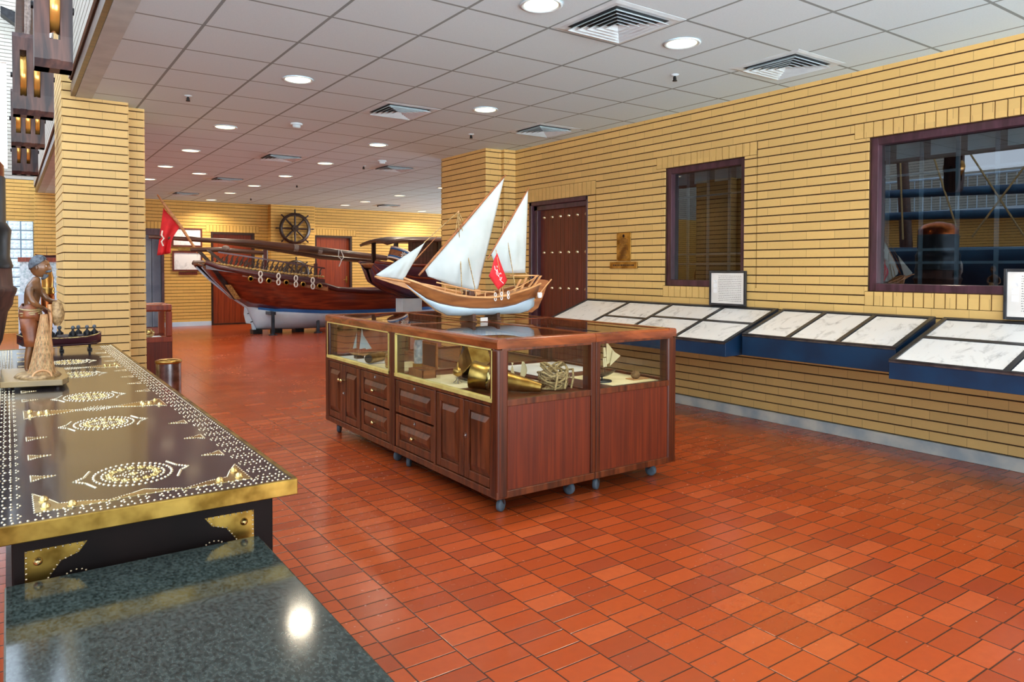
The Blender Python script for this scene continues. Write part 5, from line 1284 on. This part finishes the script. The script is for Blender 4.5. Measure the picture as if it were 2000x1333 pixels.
for uu_ in (.070, .930): q = onhead(uu_, .53, 1.05); m.ball(q, .0026, 8)
m.build('pupils', 'chest_body', hd)
m = MB()
for sg in (-1, 1):
    q = hc + Vector((-.002 * math.cos(fa) - sg * .032 * math.sin(fa), sg * .031, -.004)); m.ball(q, .011, 10, 0, (.6, .35, 1.1))
m.build('ears', 'statue_wood', hd)
def hair(u, v):
    th = 2 * PI * u; f = .5 + .5 * math.cos(th); lo = lerp(.42, .76, f ** 1.3)
    vv = lerp(lo, 1.0, v); return onhead(u, vv, 1.0 + .14 * math.sin(PI * min(1, v * 1.2 + .2) * .5))
MB().grid(hair, 32, 12).build('hair', 'statue_hair', r, solid=.004)
def beard(u, v):
    uu_ = (lerp(-.13, .13, u)) % 1.0; vv = lerp(.03, .27, v); return onhead(uu_, vv, 1.08 + .16 * math.sin(PI * u) * (1 - v * .7))
MB().grid(beard, 16, 10).build('beard', 'statue_hair', r, solid=.005)
m = MB(); m.tube([onhead(k / 20 * .26 - .13 if False else ((k / 10 - .5) * .22) % 1.0, .385 - .03 * abs(k / 10 - .5) * 2, 1.13) for k in range(11)], [.002, .004, .005, .0055, .006, .006, .006, .0055, .005, .004, .002], 6); m.build('moustache', 'statue_hair', hd)
# wrap cloth
R = []
for z, a, b, xo in ((1.135, .036, .036, .090), (1.12, .043, .046, .089), (1.09, .046, .052, .088), (1.06, .045, .054, .089)):
    R.append([(xo + a * math.cos(q) * (1 + .05 * math.sin(7 * q + z * 60)), FY + b * math.sin(q) * (1 + .05 * math.sin(5 * q + z * 40)), z + .006 * math.sin(3 * q)) for q in [2 * PI * k / 28 for k in range(28)]])
MB().rings(R, 0, False).build('loincloth', 'statue_cloth', r, solid=.003)
for k in range(3): MB().tube([(.089 + .045 * math.cos(q), FY + .049 * math.sin(q), 1.118 - k * .016 + .008 * math.sin(q + k)) for q in [2 * PI * j / 22 for j in range(22)]], .0045, 6, closed=True).build('waist_fold', 'base_lacquer', r)
for sg, xo in ((-1, .080), (1, .108)):
    R = []
    for z, a in ((1.07, .036), (1.02, .034), (.97, .030), (.935, .030)):
        R.append([(xo + .012 * (1.07 - z) / .13 + a * math.cos(q) * (1 + .06 * math.sin(6 * q + z * 50)), FY + sg * (.024 + .08 * (1.07 - z)) + a * .95 * math.sin(q), z) for q in [2 * PI * k / 20 for k in range(20)]])
    MB().rings(R, 0, False).build('trouser_leg', 'statue_cloth', r, solid=.003)
# net, opening and base mound
def net(u, v):
    q = 2 * PI * u; rad = lerp(.058, .014, v ** .8) * (1 + .05 * math.sin(6 * q) * (1 - v)); return (.128 + lerp(0, .014, v) + rad * math.cos(q), FY - .09 + .05 * v + rad * 1.1 * math.sin(q), zb + .012 + .285 * v)
no = MB().grid(net, 28, 24).build('net', 'statue_net', r)
m = MB()
for k in range(14):
    for sg in (-1, 1):
        m.tube([net((k / 14 + sg * v * .35) % 1.0, v) for v in [j / 14 for j in range(15)]], .0012, 4)
m.build('net_mesh', 'light_wood', no)
m = MB(); m.tube([(.128 + .038 * math.cos(q), FY - .155 + .004 * math.sin(q), zb + .008 + .030 * math.sin(q)) for q in [PI * k / 12 for k in range(13)]], .005, 6); m.build('net_mouth', 'light_wood', no)
def mound(u, v):
    q = 2 * PI * u; rr_ = 1 - v; return (.115 + rr_ * .095 * math.cos(q) * (1 + .08 * math.sin(3 * q)), FY - .06 + rr_ * .115 * math.sin(q), zb + .026 * math.sin(PI / 2 * v ** .5) + .003 * math.sin(5 * q) * v)
MB().grid(mound, 28, 8).build('ground', 'statue_net', r, solid=.002)
MB().lathe((.198, FY - .005, 1.03), [(.012, 0), (.028, .03), (.032, .06), (.024, .10), (.018, .118)], 16).build('basket', 'statue_net', r)
MB().tube([(.165, FY - .02, 1.135), (.17, FY - .03, 1.06), (.165, FY - .02, .98), (.175, FY - .02, .90), (.16, FY - .03, .85)], [.010, .009, .008, .007, .005], 8).build('rope', 'light_wood', r)

# ------------------------------------------------------------------ little rowing boat with carved crew
BX, BYY = .295, 5.72
r = thing('rowing_boat_model', 'small dark wooden boat with carved rowers at the far end of the chest', 'model ship', (BX, BYY, CT))
st = [(.045, .815, .818, .875, .002, .006, .02), (.075, .795, .80, .862, .01, .02, .05), (.14, .785, .795, .850, .015, .035, .07), (.295, .782, .795, .842, .015, .045, .082), (.44, .784, .796, .846, .015, .04, .074), (.50, .790, .80, .858, .01, .02, .052), (.528, .80, .806, .872, .004, .01, .03)]
hull_parts(r, BYY, st, 'ship_maroon', 'ship_maroon', 'trim_carved')
for x in (.13, .295, .46): MB().box(x - .012, x + .012, BYY - .05, BYY + .05, CT + .0016, CT + .012).cyl((x, BYY, CT + .01), (x, BYY, CT + .036), .008).build('stand', 'iron', r)
def rower(x, y):
    z = .832
    o = MB().lathe((x, y, z), [(.014, 0), (.016, .02), (.017, .045), (.008, .056), (.006, .062)], 10).tube([(x - .016, y, z + .044), (x - .022, y, z + .02), (x - .004, y - .022, z + .012)], .005, 6).tube([(x + .016, y, z + .044), (x + .022, y, z + .02), (x + .004, y - .022, z + .012)], .005, 6).build('rower', 'iron', r)
    MB().ball((x, y, z + .074), .013, 10, 0, (1, 1, 1.15)).build('head', 'statue_hair', o)
for x, y in ((.075, BYY - .02), (.105, BYY + .03), (.235, BYY - .02), (.285, BYY + .02), (.36, BYY - .03), (.395, BYY + .02), (.445, BYY - .01), (.49, BYY + .01)): rower(x, y)
MB().box(.27, .42, BYY - .03, BYY + .03, .846, .862).build('canopy_board', 'dark_wood', r)

# ------------------------------------------------------------------ dark turned pedestal at the left edge
r = thing('binnacle', 'tall dark turned pedestal with metal drum, cut off by the left edge', 'pedestal', (-.27, 5.05, 0))
px_, py_ = -.272, 5.05
MB().lathe((px_, py_, 0), [(.17, 0), (.17, .06), (.13, .10), (.12, .55), (.15, .70), (.20, .78), (.245, .90), (.272, 1.06), (.295, 1.10), (.30, 1.14), (.315, 1.175), (.318, 1.195), (.298, 1.21), (.292, 1.31)], 36).build('column', 'block_wood', r)
MB().lathe((px_, py_, 0), [(.296, 1.31), (.300, 1.325), (.296, 1.335), (.285, 1.38), (.289, 1.48), (.294, 1.53), (.272, 1.57)], 36, caps=False).build('collar', 'dark_metal', r)
MB().lathe((px_, py_, 0), [(.268, 1.565), (.268, 1.83)], 36).build('drum', 'dark_metal', r)
MB().lathe((px_, py_, 0), [(.262, 1.83), (.262, 1.90), (.20, 1.98), (.05, 2.02)], 36).build('cap', 'copper', r)
MB().box(px_ + .02, px_ + .12, py_ - .312, py_ - .29, 1.24, 1.30).build('slot', 'black_gap', r)

# ------------------------------------------------------------------ hanging pulley blocks
struct(MB().box(.10, .32, 3.6, 10.4, 4.0, 4.14), 'trim_3', 'spar_wood')
def block(label, x0, x1, y, z0, z1, slots, dep=.20):
    r = thing('pulley_block', label, 'pulley', ((x0 + x1) / 2, y, z0), 'big wooden pulley blocks hanging along the ceiling edge')
    w = x1 - x0; tb = (z1 - z0) * .22; xs = [x0] + [q for s_ in slots for q in s_] + [x1]
    def sec(a, b, z, k): return [(a, y + dep * (.5 - .5 * k), z), (b, y + dep * (.5 - .5 * k), z), (b, y + dep * (.5 + .5 * k), z), (a, y + dep * (.5 + .5 * k), z)]
    m = MB()
    for i in range(0, len(xs), 2):
        R = [sec(xs[i], xs[i + 1], lerp(z0, z1, t), k) for t, k in ((0, .62), (.06, .86), (.25, 1), (.75, 1), (.94, .86), (1, .62))]
        m.rings(R, 0, True, False)
    m.rings([sec(x0 + .002, x1 - .002, lerp(z0, z0 + tb, t), k) for t, k in ((0, .60), (.3, .85), (1, .97))], 0, True, False)
    m.rings([sec(x0 + .002, x1 - .002, lerp(z1 - tb, z1, t), k) for t, k in ((0, .97), (.7, .85), (1, .60))], 0, True, False)
    m.build('shell', 'block_wood', r)
    zc = (z0 + z1) / 2; R_ = min((z1 - z0) * .30, dep * .49 * 1.5)
    for s_ in slots:
        g = (s_[1] - s_[0]) / 2 - .002
        MB().lathe(((s_[0] + s_[1]) / 2, y + dep / 2, zc), [(.02, -g), (R_ * .97, -g), (R_ * .90, 0), (R_ * .97, g), (.02, g)], 30, axis='x').build('sheave', 'lamp_amber', r)
    MB().cyl((x0 - .012, y + dep / 2, zc), (x1 + .012, y + dep / 2, zc), .02).build('axle', 'iron', r)
    o = MB(); o.tube([((x0 + x1) / 2 - .03, y + dep / 2, z1 - .02), ((x0 + x1) / 2 - .015, y + dep / 2, z1 + .15), ((x0 + x1) / 2, y + dep / 2, 4.0)], .012, 7); o.tube([((x0 + x1) / 2 + .03, y + dep / 2, z1 - .02), ((x0 + x1) / 2 + .015, y + dep / 2, z1 + .15), ((x0 + x1) / 2, y + dep / 2, 4.0)], .012, 7); o.build('strop', 'rope_grey', r)
block('nearest hanging pulley block, cut off by the top edge', .128, .303, 4.54, 2.385, 3.06, [(.197, .245)], .19)
block('second hanging pulley block with two bright sheaves', .046, .306, 6.53, 2.472, 3.085, [(.092, .134), (.178, .22)], .22)
block('third hanging pulley block with see-through slots, below the second', .040, .300, 8.0, 2.44, 2.96, [(.075, .115), (.15, .19), (.225, .262)], .22)
block('fourth and lowest hanging pulley block, farthest from the viewer', .052, .300, 9.8, 2.375, 2.92, [(.10, .135), (.19, .225)], .22)

# floodlight, lantern and distant ship model
r = thing('floodlight', 'dark floodlight high on the pale far atrium wall', 'floodlight', (.2, YB, 6.2))
MB().prism([(-.06, YB - .5, 6.36), (.50, YB - .5, 6.20), (.50, YB - .5, 6.04), (.28, YB - .5, 6.0), (-.06, YB - .5, 6.22)], (0, .28, 0)).build('housing', 'iron', r)
MB().cyl((.2, YB - .25, 6.15), (.2, YB, 6.15), .03).build('bracket', 'steel', r); MB().cyl((.43, YB - .52, 6.16), (.43, YB - .49, 6.16), .05).build('knob', 'steel', r)
r = thing('ship_lantern', 'amber and brass ship lantern behind the figurine, beside the pillar', 'lantern', (.34, 9.0, 0))
MB().lathe((.345, 9.0, 0), [(.09, 0), (.09, .04), (.03, .08), (.03, .84), (.07, .88)], 20).build('post', 'dark_wood', r)
MB().lathe((.345, 9.0, .88), [(.06, 0), (.062, .14), (.058, .15)], 20).build('lower_body', 'copper', r); MB().lathe((.345, 9.0, 1.03), [(.058, 0), (.066, .02), (.058, .04), (.066, .06), (.058, .08)], 20).build('rings', 'brass', r); MB().lathe((.345, 9.0, 1.11), [(.052, 0), (.056, .10), (.03, .22), (.01, .28)], 20).build('chimney', 'lamp_amber', r)
r = thing('atrium_showcase', 'distant pale glass case behind the figurine head', 'display cabinet', (.4, 12, 0))
MB().box(.12, .72, 12, 12.5, 0, .95).build('base', 'white_paint', r); MB().box(.14, .70, 12.02, 12.48, .95, 1.40).build('glass_box', 'glass_block', r); MB().box(.12, .72, 12, 12.5, 1.40, 1.46).build('lid', 'red_wood', r)
r = thing('distant_ship_model', 'small dark ship model with a raised stern on the distant glass case', 'model ship', (.5, 12.2, 1.46))
mini(r, .50, 12.25, .36, PI, 'ship_maroon', dict(masts=[(.1, .45)], sails=[], lines=[((.3, 0, .3), (.62, 0, .62))]), 1.46)
MB().box(.40, .60, 12.22, 12.28, 1.46, 1.475).build('stand', 'dark_wood', r)

# ------------------------------------------------------------------ the big moored dhow of the atrium (mirrored in the windows)
r = thing('atrium_dhow', 'full-size dark blue dhow standing in the atrium, mirrored in the windows', 'ship', (-4.5, 6, 0))
st0 = [(-1.5, 1.9, 1.95, 2.3, .1, .2, .9), (0.0, .9, 1.0, 2.0, .08, .5, 1.3), (2.0, .35, .6, 1.8, .06, .9, 1.55), (5.0, .25, .55, 1.7, .06, 1.05, 1.65), (8.0, .3, .6, 1.75, .06, .9, 1.55), (10.5, .7, .9, 2.0, .05, .5, 1.1), (12.0, 1.4, 1.6, 2.3, .03, .1, .3)]
for nm, mt, hi in (('hull', 'hall_blue', 1), ('hull_bottom', 'white_paint', 0)):
    m = MB()
    for sg in (-1, 1):
        v = []
        for S in st0:
            for i in range(7):
                t = i / 6
                if hi: v.append((-4.6 + sg * lerp(S[5], S[6], t ** .7), S[0], lerp(S[2], S[3], t)))
                else: v.append((-4.6 + sg * lerp(S[4], S[5], math.sin(t * PI / 2)), S[0], lerp(S[1], S[2], t ** 1.5)))
        m.add(v, [(a * 7 + i, a * 7 + 7 + i, a * 7 + 8 + i, a * 7 + i + 1) for a in range(6) for i in range(6)], 0, True)
    m.build(nm, mt, r, solid=.05)
MB().box(-5.8, -3.4, 1.5, 9.5, 1.4, 1.46).build('deck', 'ship_brown', r)
MB().box(-4.75, -4.45, 1.0, 10.0, 0, .26).build('keel_block', 'iron', r)
for y in (3.2, 7.6): MB().cyl((-4.6, y, 1.4), (-4.6, y + .3, 6.4), .13, .09).build('mast', 'spar_wood', r)
for a, b in (((-3.6, -.5, 2.5), (-3.6, 11.5, 3.0)), ((-3.9, 1.0, 2.2), (-3.9, 10.5, 2.5)), ((-4.2, 0, 3.2), (-4.4, 9, 4.6))): MB().cyl(a, b, .10, .07).build('yard', 'hall_blue', r)
m = MB()
for y in (3.2, 7.6):
    for dy in (-2.6, -1.6, -.6, .6, 1.6, 2.6):
        m.tube([(-3.2, y + dy, 1.9), (-4.6, y + .3, 6.2)], .018, 5)
m.build('rigging', 'rope', r)
for k in range(5): MB().ball((-2.96, 1.8 + k * 1.4, 1.35), .16, 10, 0, (1, 1, 1.4)).build('fender', 'rope_white', r)
# gallery rail along the left wall
m = MB(); y = -1.0
while y < 16: m.cyl((-9.4, y, 2.9), (-9.4, y, 3.75), .012, n=6); y += .22
m.tube([(-9.4, -1, 3.76), (-9.4, 16, 3.76)], .03, 6); m.box(-9.8, -9.3, -1.2, 16.2, 2.8, 2.9)
tag(m.build('gallery_railing', 'white_paint'), 'white gallery railing along the atrium wall, mirrored in the windows', 'railing')
